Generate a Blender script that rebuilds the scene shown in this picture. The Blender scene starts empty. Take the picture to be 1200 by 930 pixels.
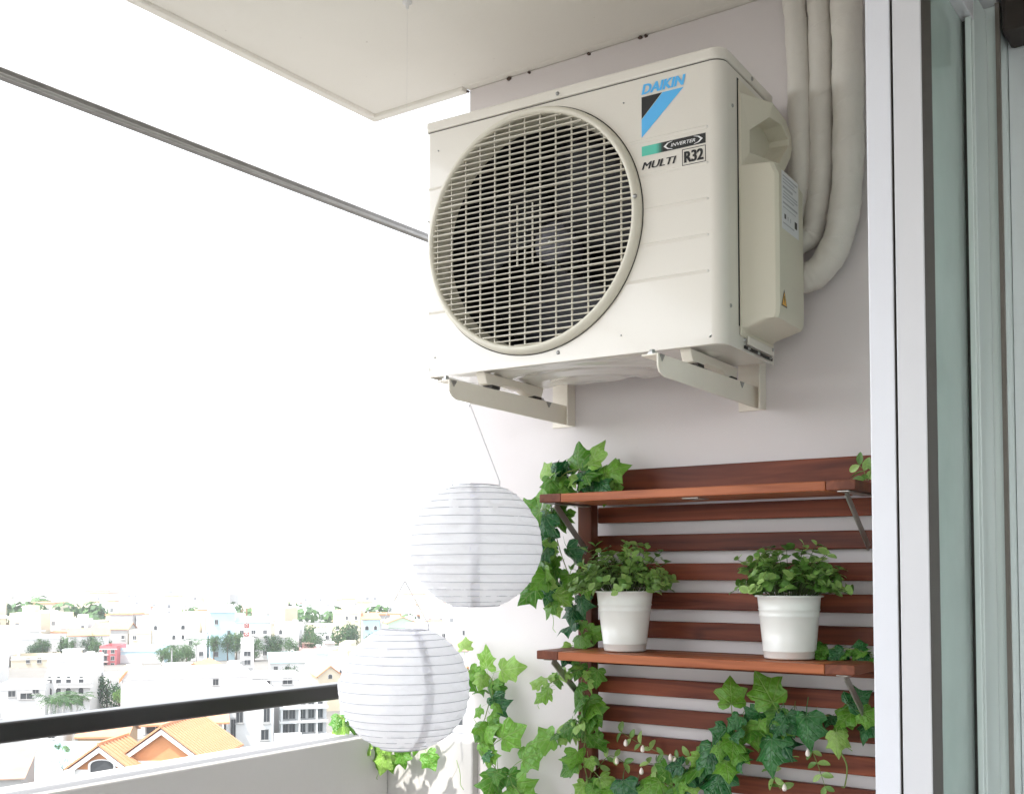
import bpy, bmesh, math, random
from mathutils import Vector, Matrix
import numpy as np

random.seed(7)
R = math.radians
scene = bpy.context.scene
col = scene.collection

# ------------------------------------------------------------------ camera, world, sun, exposure
FPX, YAW, PIT, CPY = 1307.63, 0.612467, 0.042755, 615.1      # photo pixels (1200 x 930)
CAM = Vector((2.027, -2.927, 1.35))
cd = bpy.data.cameras.new('camera')
cam = bpy.data.objects.new('camera', cd)
col.objects.link(cam)
cam.location = CAM
cam.rotation_euler = (math.pi / 2 + PIT, 0, YAW)
cd.sensor_fit = 'HORIZONTAL'
cd.sensor_width = 36
cd.lens = FPX / 1200 * 36
cd.shift_y = (CPY - 465) / 1200
cd.clip_start = 0.02
cd.clip_end = 9000
scene.camera = cam

SUN_TO = Vector((-0.21, -0.55, 1.0)).normalized()           # direction towards the sun
sun_el = math.asin(SUN_TO.z)
sun_az = math.atan2(SUN_TO.x, SUN_TO.y)                      # clockwise from +Y
w = bpy.data.worlds.new('World')
scene.world = w
w.use_nodes = True
nt = w.node_tree
nt.nodes.clear()
sky = nt.nodes.new('ShaderNodeTexSky')
sky.sky_type = 'NISHITA'
sky.sun_disc = False
sky.sun_elevation = sun_el
sky.sun_rotation = sun_az
sky.air_density = 1.0
sky.dust_density = 1.0
sky.ozone_density = 1.0
hs = nt.nodes.new('ShaderNodeHueSaturation')
hs.inputs['Saturation'].default_value = 0.2                 # thin white overcast veil over the whole sky
bg = nt.nodes.new('ShaderNodeBackground')
bg.inputs['Strength'].default_value = 0.15
wo = nt.nodes.new('ShaderNodeOutputWorld')
nt.links.new(sky.outputs[0], hs.inputs['Color'])
nt.links.new(hs.outputs[0], bg.inputs['Color'])
nt.links.new(bg.outputs[0], wo.inputs['Surface'])

sl = bpy.data.lights.new('sun', 'SUN')
sl.energy = 2.0
sl.angle = R(2.0)
sl.color = (1.0, 0.95, 0.88)
so = bpy.data.objects.new('sun', sl)
col.objects.link(so)
so.rotation_euler = SUN_TO.to_track_quat('Z', 'Y').to_euler()

vs = scene.view_settings
vs.view_transform = 'Standard'
vs.look = 'None'
vs.gamma = 1
vs.exposure = 2.27
HAZE = 0.00018
scene.render.engine = 'CYCLES'
scene.cycles.use_denoising = True
scene.cycles.max_bounces = 10
scene.cycles.diffuse_bounces = 6
scene.cycles.transparent_max_bounces = 24
scene.cycles.caustics_reflective = False
scene.cycles.caustics_refractive = False
scene.cycles.volume_bounces = 1

# ------------------------------------------------------------------ pixel -> direction helpers
_v = Vector((-math.sin(YAW) * math.cos(PIT), math.cos(YAW) * math.cos(PIT), math.sin(PIT)))
_r = Vector((math.cos(YAW), math.sin(YAW), 0))
_u = _r.cross(_v)


def ray(x, y):
    return _v + _r * ((x - 600) / FPX) - _u * ((y - CPY) / FPX)


def onY(x, y, Y):
    d = ray(x, y)
    return CAM + d * ((Y - CAM.y) / d.y)


def onZ(x, y, Z):
    d = ray(x, y)
    return CAM + d * ((Z - CAM.z) / d.z)


def depth(p):
    return (Vector(p) - CAM).dot(_v)


# ------------------------------------------------------------------ mesh helpers
class MB:
    def __init__(self):
        self.v, self.f, self.m = [], [], []

    def quad(self, a, b, c, d, mi=0):
        n = len(self.v)
        self.v += [tuple(a), tuple(b), tuple(c), tuple(d)]
        self.f.append((n, n + 1, n + 2, n + 3)); self.m.append(mi)

    def poly(self, pts, mi=0):
        n = len(self.v)
        self.v += [tuple(p) for p in pts]
        self.f.append(tuple(range(n, n + len(pts)))); self.m.append(mi)

    def box(self, x0, x1, y0, y1, z0, z1, mi=0, mat=None):
        n = len(self.v)
        c = [(x0, y0, z0), (x1, y0, z0), (x1, y1, z0), (x0, y1, z0), (x0, y0, z1), (x1, y0, z1), (x1, y1, z1), (x0, y1, z1)]
        if mat is not None:
            c = [tuple(mat @ Vector(p)) for p in c]
        self.v += c
        for q in ((3, 2, 1, 0), (4, 5, 6, 7), (0, 1, 5, 4), (1, 2, 6, 5), (2, 3, 7, 6), (3, 0, 4, 7)):
            self.f.append(tuple(n + i for i in q)); self.m.append(mi)
        return self

    def prism(self, pts, a0, a1, axis, mi=0):
        """pts: 2-D outline; extruded along axis 'x','y' or 'z' from a0 to a1"""
        def P(p, a):
            return {'x': (a, p[0], p[1]), 'y': (p[0], a, p[1]), 'z': (p[0], p[1], a)}[axis]
        n = len(self.v); k = len(pts)
        self.v += [P(p, a0) for p in pts] + [P(p, a1) for p in pts]
        self.f.append(tuple(n + i for i in range(k))[::-1]); self.m.append(mi)
        self.f.append(tuple(n + k + i for i in range(k))); self.m.append(mi)
        for i in range(k):
            j = (i + 1) % k
            self.f.append((n + i, n + j, n + k + j, n + k + i)); self.m.append(mi)
        return self

    def tube(self, path, rad, n=8, mi=0, cap=True):
        path = [Vector(p) for p in path]
        rings = []
        prev = None
        for i, p in enumerate(path):
            t = (path[min(i + 1, len(path) - 1)] - path[max(i - 1, 0)])
            if t.length < 1e-9: t = Vector((0, 0, 1))
            t.normalize()
            if prev is None:
                a = Vector((0, 0, 1)) if abs(t.z) < .9 else Vector((1, 0, 0))
                e = t.cross(a).normalized()
            else:
                e = (prev - t * prev.dot(t)).normalized()
            prev = e
            b = t.cross(e)
            rr = rad(i / max(1, len(path) - 1)) if callable(rad) else rad
            s = len(self.v)
            for k in range(n):
                an = 2 * math.pi * k / n
                self.v.append(tuple(p + e * (rr * math.cos(an)) + b * (rr * math.sin(an))))
            rings.append(s)
        for i in range(len(rings) - 1):
            for k in range(n):
                k2 = (k + 1) % n
                self.f.append((rings[i] + k, rings[i] + k2, rings[i + 1] + k2, rings[i + 1] + k)); self.m.append(mi)
        if cap:
            self.f.append(tuple(rings[0] + k for k in range(n))[::-1]); self.m.append(mi)
            self.f.append(tuple(rings[-1] + k for k in range(n))); self.m.append(mi)
        return self

    def lathe(self, prof, n=48, axis='z', mi=0, c=(0, 0, 0)):
        """prof: list of (radius, height)"""
        s = len(self.v)
        for (r, h) in prof:
            for k in range(n):
                a = 2 * math.pi * k / n
                x, y = r * math.cos(a), r * math.sin(a)
                p = (x, y, h) if axis == 'z' else (x, h, y)
                self.v.append((p[0] + c[0], p[1] + c[1], p[2] + c[2]))
        for i in range(len(prof) - 1):
            for k in range(n):
                k2 = (k + 1) % n
                q = (s + i * n + k, s + i * n + k2, s + (i + 1) * n + k2, s + (i + 1) * n + k)
                self.f.append(q if axis == 'z' else q[::-1]); self.m.append(mi)
        return self

    def mesh(self, name, mats=(), smooth=False, recalc=True):
        me = bpy.data.meshes.new(name)
        me.from_pydata(self.v, [], self.f)
        for m in (mats if isinstance(mats, (list, tuple)) else [mats]):
            me.materials.append(m)
        me.polygons.foreach_set('material_index', self.m)
        if smooth:
            me.polygons.foreach_set('use_smooth', [True] * len(self.f))
        if recalc:
            bm = bmesh.new(); bm.from_mesh(me)
            bmesh.ops.remove_doubles(bm, verts=bm.verts, dist=1e-5)
            bmesh.ops.recalc_face_normals(bm, faces=bm.faces)
            bm.to_mesh(me); bm.free()
        me.update()
        return me

    def build(self, name, mats, parent=None, smooth=False, bevel=0, seg=2, loc=None, recalc=True, angle=None):
        o = bpy.data.objects.new(name, self.mesh(name, mats, smooth, recalc))
        col.objects.link(o)
        if parent is not None: o.parent = parent
        if loc is not None: o.location = loc
        if bevel:
            b = o.modifiers.new('bevel', 'BEVEL'); b.width = bevel; b.segments = seg
            b.limit_method = 'ANGLE'; b.angle_limit = R(35)
            b.harden_normals = False
        if angle is not None:
            o.data.polygons.foreach_set('use_smooth', [True] * len(o.data.polygons))
            o.data.set_sharp_from_angle(angle=R(angle))
        return o


def tag(o, label=None, cat=None, group=None, kind=None):
    if label: o['label'] = label
    if cat: o['category'] = cat
    if group: o['group'] = group
    if kind: o['kind'] = kind
    return o


def thing(name, label, cat, loc=(0, 0, 0), rz=0, group=None):
    o = bpy.data.objects.new(name, None)
    o.empty_display_size = .1
    col.objects.link(o)
    o.location = loc
    o.rotation_euler = (0, 0, rz)
    return tag(o, label, cat, group)


def inst(name, me, parent=None, loc=(0, 0, 0), rot=None, scale=None):
    o = bpy.data.objects.new(name, me)
    col.objects.link(o)
    if parent is not None: o.parent = parent
    o.location = loc
    if rot is not None:
        o.rotation_mode = 'QUATERNION' if hasattr(rot, 'w') else 'XYZ'
        if hasattr(rot, 'w'): o.rotation_quaternion = rot
        else: o.rotation_euler = rot
    if scale is not None: o.scale = scale if hasattr(scale, '__len__') else (scale,) * 3
    return o


# ------------------------------------------------------------------ materials
def new_mat(name):
    m = bpy.data.materials.new(name); m.use_nodes = True
    t = m.node_tree
    return m, t, t.nodes['Principled BSDF']


def plain(name, c, rough=.5, metal=0, var=.06, scale=6, bump=0, bscale=60, spec=.5, detail=4, coat=0, stretch=None):
    """base colour with faint cloudy wear and an optional fine relief"""
    m, t, p = new_mat(name)
    p.inputs['Roughness'].default_value = rough
    p.inputs['Metallic'].default_value = metal
    p.inputs['Specular IOR Level'].default_value = spec
    if coat:
        p.inputs['Coat Weight'].default_value = coat
        p.inputs['Coat Roughness'].default_value = .08
    tc = t.nodes.new('ShaderNodeTexCoord')
    src = tc.outputs['Object']
    if stretch:
        mp = t.nodes.new('ShaderNodeMapping'); mp.inputs['Scale'].default_value = stretch
        t.links.new(src, mp.inputs[0]); src = mp.outputs[0]
    nz = t.nodes.new('ShaderNodeTexNoise'); nz.inputs['Scale'].default_value = scale
    nz.inputs['Detail'].default_value = detail
    t.links.new(src, nz.inputs['Vector'])
    mx = t.nodes.new('ShaderNodeMix'); mx.data_type = 'RGBA'
    mx.inputs['A'].default_value = (*[x * (1 - var) for x in c], 1)
    mx.inputs['B'].default_value = (*[min(1, x * (1 + var)) for x in c], 1)
    t.links.new(nz.outputs['Fac'], mx.inputs['Factor'])
    t.links.new(mx.outputs['Result'], p.inputs['Base Color'])
    if bump:
        n2 = t.nodes.new('ShaderNodeTexNoise'); n2.inputs['Scale'].default_value = bscale
        n2.inputs['Detail'].default_value = 5
        t.links.new(src, n2.inputs['Vector'])
        b = t.nodes.new('ShaderNodeBump'); b.inputs['Strength'].default_value = bump
        b.inputs['Distance'].default_value = .01
        t.links.new(n2.outputs['Fac'], b.inputs['Height'])
        t.links.new(b.outputs['Normal'], p.inputs['Normal'])
    return m


def wood_mat(name, c1, c2, rough=.42, axis=0):
    m, t, p = new_mat(name)
    p.inputs['Roughness'].default_value = rough
    p.inputs['Specular IOR Level'].default_value = .3
    tc = t.nodes.new('ShaderNodeTexCoord')
    oi = t.nodes.new('ShaderNodeObjectInfo')
    mp = t.nodes.new('ShaderNodeMapping')
    s = [26, 26, 26]; s[axis] = 1.6
    mp.inputs['Scale'].default_value = s
    ad = t.nodes.new('ShaderNodeVectorMath'); ad.operation = 'ADD'
    sc = t.nodes.new('ShaderNodeMath'); sc.operation = 'MULTIPLY'; sc.inputs[1].default_value = 37
    t.links.new(oi.outputs['Random'], sc.inputs[0])
    t.links.new(tc.outputs['Object'], mp.inputs[0])
    t.links.new(mp.outputs[0], ad.inputs[0]); t.links.new(sc.outputs[0], ad.inputs[1])
    nz = t.nodes.new('ShaderNodeTexNoise'); nz.inputs['Scale'].default_value = 1.0
    nz.inputs['Detail'].default_value = 8; nz.inputs['Distortion'].default_value = 1.2
    t.links.new(ad.outputs[0], nz.inputs['Vector'])
    # knots: a broad blotchy darkening
    kz = t.nodes.new('ShaderNodeTexVoronoi'); kz.inputs['Scale'].default_value = 4.5
    ad2 = t.nodes.new('ShaderNodeVectorMath'); ad2.operation = 'ADD'
    t.links.new(tc.outputs['Object'], ad2.inputs[0]); t.links.new(sc.outputs[0], ad2.inputs[1])
    t.links.new(ad2.outputs[0], kz.inputs['Vector'])
    kr = t.nodes.new('ShaderNodeMapRange')
    kr.inputs['From Min'].default_value = .02; kr.inputs['From Max'].default_value = .12
    kr.inputs['To Min'].default_value = .5; kr.inputs['To Max'].default_value = 1
    t.links.new(kz.outputs['Distance'], kr.inputs['Value'])
    rp = t.nodes.new('ShaderNodeValToRGB')
    rp.color_ramp.elements[0].position = .3; rp.color_ramp.elements[0].color = (*c1, 1)
    rp.color_ramp.elements[1].position = .7; rp.color_ramp.elements[1].color = (*c2, 1)
    t.links.new(nz.outputs['Fac'], rp.inputs[0])
    ml = t.nodes.new('ShaderNodeMix'); ml.data_type = 'RGBA'; ml.blend_type = 'MULTIPLY'
    ml.inputs['Factor'].default_value = 1
    t.links.new(rp.outputs[0], ml.inputs['A']); t.links.new(kr.outputs[0], ml.inputs['B'])
    # each board a little lighter or darker
    br = t.nodes.new('ShaderNodeMapRange'); br.inputs['To Min'].default_value = .78; br.inputs['To Max'].default_value = 1.22
    t.links.new(oi.outputs['Random'], br.inputs['Value'])
    ml2 = t.nodes.new('ShaderNodeMix'); ml2.data_type = 'RGBA'; ml2.blend_type = 'MULTIPLY'
    ml2.inputs['Factor'].default_value = 1
    t.links.new(ml.outputs['Result'], ml2.inputs['A']); t.links.new(br.outputs[0], ml2.inputs['B'])
    t.links.new(ml2.outputs['Result'], p.inputs['Base Color'])
    b = t.nodes.new('ShaderNodeBump'); b.inputs['Strength'].default_value = .25; b.inputs['Distance'].default_value = .002
    t.links.new(nz.outputs['Fac'], b.inputs['Height']); t.links.new(b.outputs['Normal'], p.inputs['Normal'])
    return m


def leaf_mat(name, c_dark, c_light, vein=(.3, .42, .12), rough=.32, transl=.3, veinmix=.45, proc=False):
    m, t, p = new_mat(name)
    oi = t.nodes.new('ShaderNodeObjectInfo')
    mx = t.nodes.new('ShaderNodeMix'); mx.data_type = 'RGBA'
    mx.inputs['A'].default_value = (*c_dark, 1); mx.inputs['B'].default_value = (*c_light, 1)
    t.links.new(oi.outputs['Random'], mx.inputs['Factor'])
    at = t.nodes.new('ShaderNodeAttribute'); at.attribute_name = 'vein'
    vm = t.nodes.new('ShaderNodeMath'); vm.operation = 'MULTIPLY'; vm.inputs[1].default_value = veinmix
    pw = t.nodes.new('ShaderNodeMath'); pw.operation = 'POWER'; pw.inputs[1].default_value = 4
    t.links.new(at.outputs['Fac'], pw.inputs[0]); t.links.new(pw.outputs[0], vm.inputs[0])
    if proc:                                     # palmate veins drawn from the leaf's own coordinates
        tcv = t.nodes.new('ShaderNodeTexCoord'); sx = t.nodes.new('ShaderNodeSeparateXYZ')
        t.links.new(tcv.outputs['Object'], sx.inputs[0])
        def mth(op, a, b=None):
            n = t.nodes.new('ShaderNodeMath'); n.operation = op
            for i_, q in enumerate((a, b)):
                if q is None: continue
                if isinstance(q, (int, float)): n.inputs[i_].default_value = q
                else: t.links.new(q, n.inputs[i_])
            return n.outputs[0]
        ax = mth('ABSOLUTE', sx.outputs['X'])
        ds = [mth('MULTIPLY', ax, 1.0)]
        for an in (46, 82):
            ds.append(mth('ABSOLUTE', mth('SUBTRACT', mth('MULTIPLY', ax, math.cos(R(an))), mth('MULTIPLY', sx.outputs['Y'], math.sin(R(an))))))
        for off in (.28, .5):                    # side veins off the midrib
            ds.append(mth('ADD', mth('ABSOLUTE', mth('SUBTRACT', mth('MULTIPLY', ax, .74), mth('MULTIPLY', mth('SUBTRACT', sx.outputs['Y'], off), .67))), .006))
        dmin = ds[0]
        for q in ds[1:]: dmin = mth('MINIMUM', dmin, q)
        vr = t.nodes.new('ShaderNodeMapRange'); vr.inputs['From Min'].default_value = .006; vr.inputs['From Max'].default_value = .026
        vr.inputs['To Min'].default_value = 1; vr.inputs['To Max'].default_value = 0
        t.links.new(dmin, vr.inputs['Value'])
        t.links.new(vr.outputs[0], vm.inputs[0])
        bn = t.nodes.new('ShaderNodeTexNoise'); bn.inputs['Scale'].default_value = 7
        t.links.new(tcv.outputs['Object'], bn.inputs['Vector'])
        hsum = mth('SUBTRACT', mth('MULTIPLY', bn.outputs['Fac'], 1.0), mth('MULTIPLY', vr.outputs[0], .35))
        bp = t.nodes.new('ShaderNodeBump'); bp.inputs['Strength'].default_value = .6; bp.inputs['Distance'].default_value = .01
        t.links.new(hsum, bp.inputs['Height']); t.links.new(bp.outputs['Normal'], p.inputs['Normal'])
    m2 = t.nodes.new('ShaderNodeMix'); m2.data_type = 'RGBA'
    m2.inputs['B'].default_value = (*vein, 1)
    t.links.new(mx.outputs['Result'], m2.inputs['A']); t.links.new(vm.outputs[0], m2.inputs['Factor'])
    tc = t.nodes.new('ShaderNodeTexCoord')
    nz = t.nodes.new('ShaderNodeTexNoise'); nz.inputs['Scale'].default_value = 5
    t.links.new(tc.outputs['Object'], nz.inputs['Vector'])
    mr = t.nodes.new('ShaderNodeMapRange'); mr.inputs['To Min'].default_value = .7; mr.inputs['To Max'].default_value = 1.3
    t.links.new(nz.outputs['Fac'], mr.inputs['Value'])
    m3 = t.nodes.new('ShaderNodeMix'); m3.data_type = 'RGBA'; m3.blend_type = 'MULTIPLY'; m3.inputs['Factor'].default_value = 1
    t.links.new(m2.outputs['Result'], m3.inputs['A']); t.links.new(mr.outputs[0], m3.inputs['B'])
    t.links.new(m3.outputs['Result'], p.inputs['Base Color'])
    p.inputs['Roughness'].default_value = rough
    tr = t.nodes.new('ShaderNodeBsdfTranslucent')
    t.links.new(m3.outputs['Result'], tr.inputs['Color'])
    ms = t.nodes.new('ShaderNodeMixShader'); ms.inputs[0].default_value = transl
    out = t.nodes['Material Output']
    t.links.new(p.outputs[0], ms.inputs[1]); t.links.new(tr.outputs[0], ms.inputs[2])
    t.links.new(ms.outputs[0], out.inputs['Surface'])
    return m


def plaster(name, c, stain=(.5, .47, .43), amount=.12):
    """painted render: faint roller relief, broad tone drift and a few dirty streaks"""
    m, t, p = new_mat(name)
    p.inputs['Roughness'].default_value = .75
    tc = t.nodes.new('ShaderNodeTexCoord')
    n1 = t.nodes.new('ShaderNodeTexNoise'); n1.inputs['Scale'].default_value = 2.3; n1.inputs['Detail'].default_value = 6
    t.links.new(tc.outputs['Object'], n1.inputs['Vector'])
    rm = t.nodes.new('ShaderNodeMapRange'); rm.inputs['From Min'].default_value = .5; rm.inputs['From Max'].default_value = .8
    rm.inputs['To Max'].default_value = amount
    t.links.new(n1.outputs['Fac'], rm.inputs['Value'])
    mx = t.nodes.new('ShaderNodeMix'); mx.data_type = 'RGBA'
    mx.inputs['A'].default_value = (*c, 1); mx.inputs['B'].default_value = (*stain, 1)
    t.links.new(rm.outputs[0], mx.inputs['Factor'])
    sp = t.nodes.new('ShaderNodeTexNoise'); sp.inputs['Scale'].default_value = 46; sp.inputs['Detail'].default_value = 2
    t.links.new(tc.outputs['Object'], sp.inputs['Vector'])
    sr = t.nodes.new('ShaderNodeMapRange'); sr.inputs['From Min'].default_value = .77; sr.inputs['From Max'].default_value = .8
    sr.inputs['To Max'].default_value = .35
    t.links.new(sp.outputs['Fac'], sr.inputs['Value'])
    m2 = t.nodes.new('ShaderNodeMix'); m2.data_type = 'RGBA'; m2.inputs['B'].default_value = (.3, .26, .22, 1)
    t.links.new(mx.outputs['Result'], m2.inputs['A']); t.links.new(sr.outputs[0], m2.inputs['Factor'])
    t.links.new(m2.outputs['Result'], p.inputs['Base Color'])
    n2 = t.nodes.new('ShaderNodeTexNoise'); n2.inputs['Scale'].default_value = 55; n2.inputs['Detail'].default_value = 6
    t.links.new(tc.outputs['Object'], n2.inputs['Vector'])
    n3 = t.nodes.new('ShaderNodeTexNoise'); n3.inputs['Scale'].default_value = 4; n3.inputs['Detail'].default_value = 2
    t.links.new(tc.outputs['Object'], n3.inputs['Vector'])
    b3 = t.nodes.new('ShaderNodeBump'); b3.inputs['Strength'].default_value = .25; b3.inputs['Distance'].default_value = .02
    t.links.new(n3.outputs['Fac'], b3.inputs['Height'])
    b = t.nodes.new('ShaderNodeBump'); b.inputs['Strength'].default_value = .12; b.inputs['Distance'].default_value = .004
    t.links.new(n2.outputs['Fac'], b.inputs['Height']); t.links.new(b3.outputs['Normal'], b.inputs['Normal'])
    t.links.new(b.outputs['Normal'], p.inputs['Normal'])
    return m


def glass_mat(name, tint=(.80, .93, .88), rough=.02, ior=1.5, painted_sheen=.34):
    m, t, p = new_mat(name)
    t.nodes.remove(p)
    tr = t.nodes.new('ShaderNodeBsdfTransparent'); tr.inputs['Color'].default_value = (*tint, 1)
    gl = t.nodes.new('ShaderNodeBsdfGlossy'); gl.inputs['Roughness'].default_value = rough
    gl.inputs['Color'].default_value = (.9, .97, .95, 1)
    fr = t.nodes.new('ShaderNodeFresnel'); fr.inputs['IOR'].default_value = ior
    ms = t.nodes.new('ShaderNodeMixShader')
    t.links.new(fr.outputs[0], ms.inputs[0]); t.links.new(tr.outputs[0], ms.inputs[1]); t.links.new(gl.outputs[0], ms.inputs[2])
    df_ = t.nodes.new('ShaderNodeBsdfDiffuse'); df_.inputs['Color'].default_value = (.80, .88, .85, 1)  # milky diffuse share: reflection of the bright room painted into the pane
    tc = t.nodes.new('ShaderNodeTexCoord'); nz = t.nodes.new('ShaderNodeTexNoise'); nz.inputs['Scale'].default_value = 3.0; nz.inputs['Detail'].default_value = 6
    t.links.new(tc.outputs['Object'], nz.inputs['Vector'])
    mr = t.nodes.new('ShaderNodeMapRange'); mr.inputs['To Min'].default_value = painted_sheen * .7; mr.inputs['To Max'].default_value = painted_sheen * 1.3
    t.links.new(nz.outputs['Fac'], mr.inputs['Value'])
    m2 = t.nodes.new('ShaderNodeMixShader')
    t.links.new(mr.outputs[0], m2.inputs[0]); t.links.new(ms.outputs[0], m2.inputs[1]); t.links.new(df_.outputs[0], m2.inputs[2])
    t.links.new(m2.outputs[0], t.nodes['Material Output'].inputs['Surface'])
    return m


def paper_mat():
    m, t, p = new_mat('lantern_paper')
    p.inputs['Base Color'].default_value = (.95, .95, .97, 1)
    p.inputs['Roughness'].default_value = .7
    tc = t.nodes.new('ShaderNodeTexCoord')
    nz = t.nodes.new('ShaderNodeTexNoise'); nz.inputs['Scale'].default_value = 14; nz.inputs['Detail'].default_value = 4
    mp = t.nodes.new('ShaderNodeMapping'); mp.inputs['Scale'].default_value = (1, 1, 2.5)
    t.links.new(tc.outputs['Object'], mp.inputs[0]); t.links.new(mp.outputs[0], nz.inputs['Vector'])
    b = t.nodes.new('ShaderNodeBump'); b.inputs['Strength'].default_value = .6; b.inputs['Distance'].default_value = .014
    t.links.new(nz.outputs['Fac'], b.inputs['Height']); t.links.new(b.outputs['Normal'], p.inputs['Normal'])
    tr = t.nodes.new('ShaderNodeBsdfTranslucent'); tr.inputs['Color'].default_value = (.965, .965, .98, 1)
    t.links.new(b.outputs['Normal'], tr.inputs['Normal'])
    ms = t.nodes.new('ShaderNodeMixShader'); ms.inputs[0].default_value = .55
    t.links.new(p.outputs[0], ms.inputs[1]); t.links.new(tr.outputs[0], ms.inputs[2])
    t.links.new(ms.outputs[0], t.nodes['Material Output'].inputs['Surface'])
    return m


M = {}
M['wall'] = plaster('balcony_plaster', (.715, .675, .678))
M['ceil'] = plaster('ceiling_paint', (.84, .82, .765), amount=.1)
M['parapet'] = plaster('parapet_plaster', (.50, .49, .485), amount=.2)
M['floor'] = plain('floor_tile', (.55, .53, .50), .35, var=.1)
M['room'] = plaster('room_paint', (.70, .745, .76), amount=.05)
M['roomfloor'] = plain('room_floor', (.32, .27, .22), .3, var=.12)
M['black'] = plain('black_rail_paint', (.018, .017, .017), .32, var=.2, scale=20)
M['bar'] = plain('galvanised_steel', (.22, .215, .21), .6, .0, var=.35, scale=14, bump=.2, bscale=40)
M['alu'] = plain('white_aluminium', (.72, .73, .78), .28, var=.03, coat=.2)
M['alu2'] = plain('white_aluminium_grey', (.64, .64, .665), .3, var=.03, coat=.2)
M['alu3'] = plain('pale_mint_aluminium', (.66, .74, .72), .22, var=.04, coat=.3)
M['rubber'] = plain('gasket', (.05, .045, .04), .7, var=.2)
M['strip_dark'] = plain('strip_dark_brown', (.075, .065, .055), .6, var=.15, scale=3)
M['glass'] = glass_mat('door_glass')
M['ac'] = plain('ac_enamel', (.745, .71, .645), .3, var=.03, scale=3, coat=.45, bump=.03, bscale=160)
M['ac2'] = plain('ac_plastic', (.67, .63, .52), .42, var=.03, scale=4)
M['acpan'] = plain('ac_pan_enamel', (.74, .72, .68), .18, var=.04, coat=.6)
M['grille'] = plain('grille_plastic', (.68, .65, .555), .4, var=.03)
M['dark'] = plain('fan_black', (.012, .012, .013), .6, var=.2)
M['fan'] = plain('fan_blade_grey', (.018, .018, .022), .55, var=.2)
M['hub'] = plain('fan_hub_grey', (.09, .09, .11), .45, var=.1)
M['screw'] = plain('screw_zinc', (.35, .35, .34), .3, .9, var=.15, scale=80)
M['seam'] = plain('seam_dark', (.03, .028, .025), .8, var=.1)
M['blue'] = plain('print_blue', (.10, .48, .90), .4, var=.01)
M['ink'] = plain('print_black', (.014, .014, .014), .4, var=.02)
M['green'] = plain('print_green', (.10, .55, .42), .4, var=.02)
M['white'] = plain('print_white', (.82, .82, .82), .4, var=.01)
M['labelp'] = plain('sticker_paper', (.72, .72, .74), .45, var=.02)
M['printgrey'] = plain('print_grey', (.42, .42, .45), .5, var=.05)
M['yellow'] = plain('sticker_yellow', (.80, .42, .03), .45, var=.03)
M['bracket'] = plain('bracket_paint', (.82, .775, .69), .45, var=.05, bump=.05, bscale=90)
M['tape'] = plain('pipe_tape', (.68, .65, .60), .5, var=.08, scale=9, bump=.4, bscale=20)
M['wood'] = wood_mat('brown_slat_wood', (.07, .014, .007), (.23, .058, .026), rough=.5)
M['wood_y'] = wood_mat('brown_cross_wood', (.105, .03, .015), (.20, .06, .03), rough=.5, axis=1)
M['wood_z'] = wood_mat('brown_post_wood', (.10, .026, .014), (.19, .055, .028), rough=.5, axis=2)
M['shelf'] = wood_mat('shelf_wood', (.20, .048, .016), (.46, .15, .058), rough=.42)
M['galv'] = plain('shelf_bracket_steel', (.46, .44, .41), .35, .8, var=.15, scale=30)
M['pot'] = plain('pot_enamel', (.80, .80, .77), .3, var=.03, scale=5, coat=.2)
M['soil'] = plain('soil', (.03, .02, .014), .9, var=.4, scale=60, bump=.8)
M['ivy'] = leaf_mat('ivy_leaf', (.05, .19, .014), (.17, .40, .04), proc=True)
M['ivy_dark'] = leaf_mat('ivy_leaf_dark', (.012, .085, .028), (.03, .15, .035), vein=(.14, .30, .12), rough=.22, transl=.15, proc=True)
M['ivy_light'] = leaf_mat('ivy_leaf_young', (.22, .46, .06), (.36, .58, .14), vein=(.5, .64, .28), transl=.4, proc=True)
M['box'] = leaf_mat('box_leaf', (.09, .23, .035), (.38, .56, .17), vein=(.2, .33, .12), transl=.25, rough=.35)
M['stem'] = plain('ivy_stem', (.16, .22, .05), .6, var=.25, scale=30)
M['twig'] = plain('twig', (.06, .09, .03), .7, var=.3, scale=40)
M['bud'] = plain('flower_bud', (.84, .74, .68), .5, var=.08, scale=60)
M['paper'] = paper_mat()
M['wire'] = plain('lantern_wire', (.42, .42, .46), .5, var=.1)
M['ribbon'] = plain('lantern_ribbon', (.86, .86, .92), .7, var=.05)
M['string'] = plain('white_string', (.62, .62, .64), .8, var=.05)
M['pelmet'] = plain('dark_fabric', (.03, .022, .018), .8, var=.3, scale=20)

# ------------------------------------------------------------------ balcony shell
ZC = 2.968                       # balcony ceiling
XD = 1.461                       # inner face of the sliding door
XP = -.524                       # inner face of the front parapet
ZP = .807                        # parapet top
YB = -6.2                        # far (unseen) end of the balcony behind the camera

o = MB().box(-.66, 4.6, YB, .0, -.12, 0).build('balcony_floor', M['floor'])
tag(o, 'balcony and room floor', kind='structure')

# ceiling slab with a drip lip round its free edges
mb = MB().box(-.60, 6, YB, -.03, ZC, ZC + .22).box(-.63, -.60, YB, -.03, ZC - .012, ZC + .22)
mb.box(-.63, -.212, -.03, .002, ZC - .012, ZC + .22)
mb.box(-.212, 6, -.03, .24, ZC + .001, ZC + .22)
o = mb.build('balcony_ceiling', M['ceil'], bevel=.004)
tag(o, 'cream painted balcony ceiling', kind='structure')

o = MB().box(-.205, 1.52, 0, .22, 0, ZC + .0005).build('balcony_wall', M['wall'], bevel=.006, seg=3)
tag(o, 'pinkish white plastered end wall behind the air conditioner', 'wall')
wall = o
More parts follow.
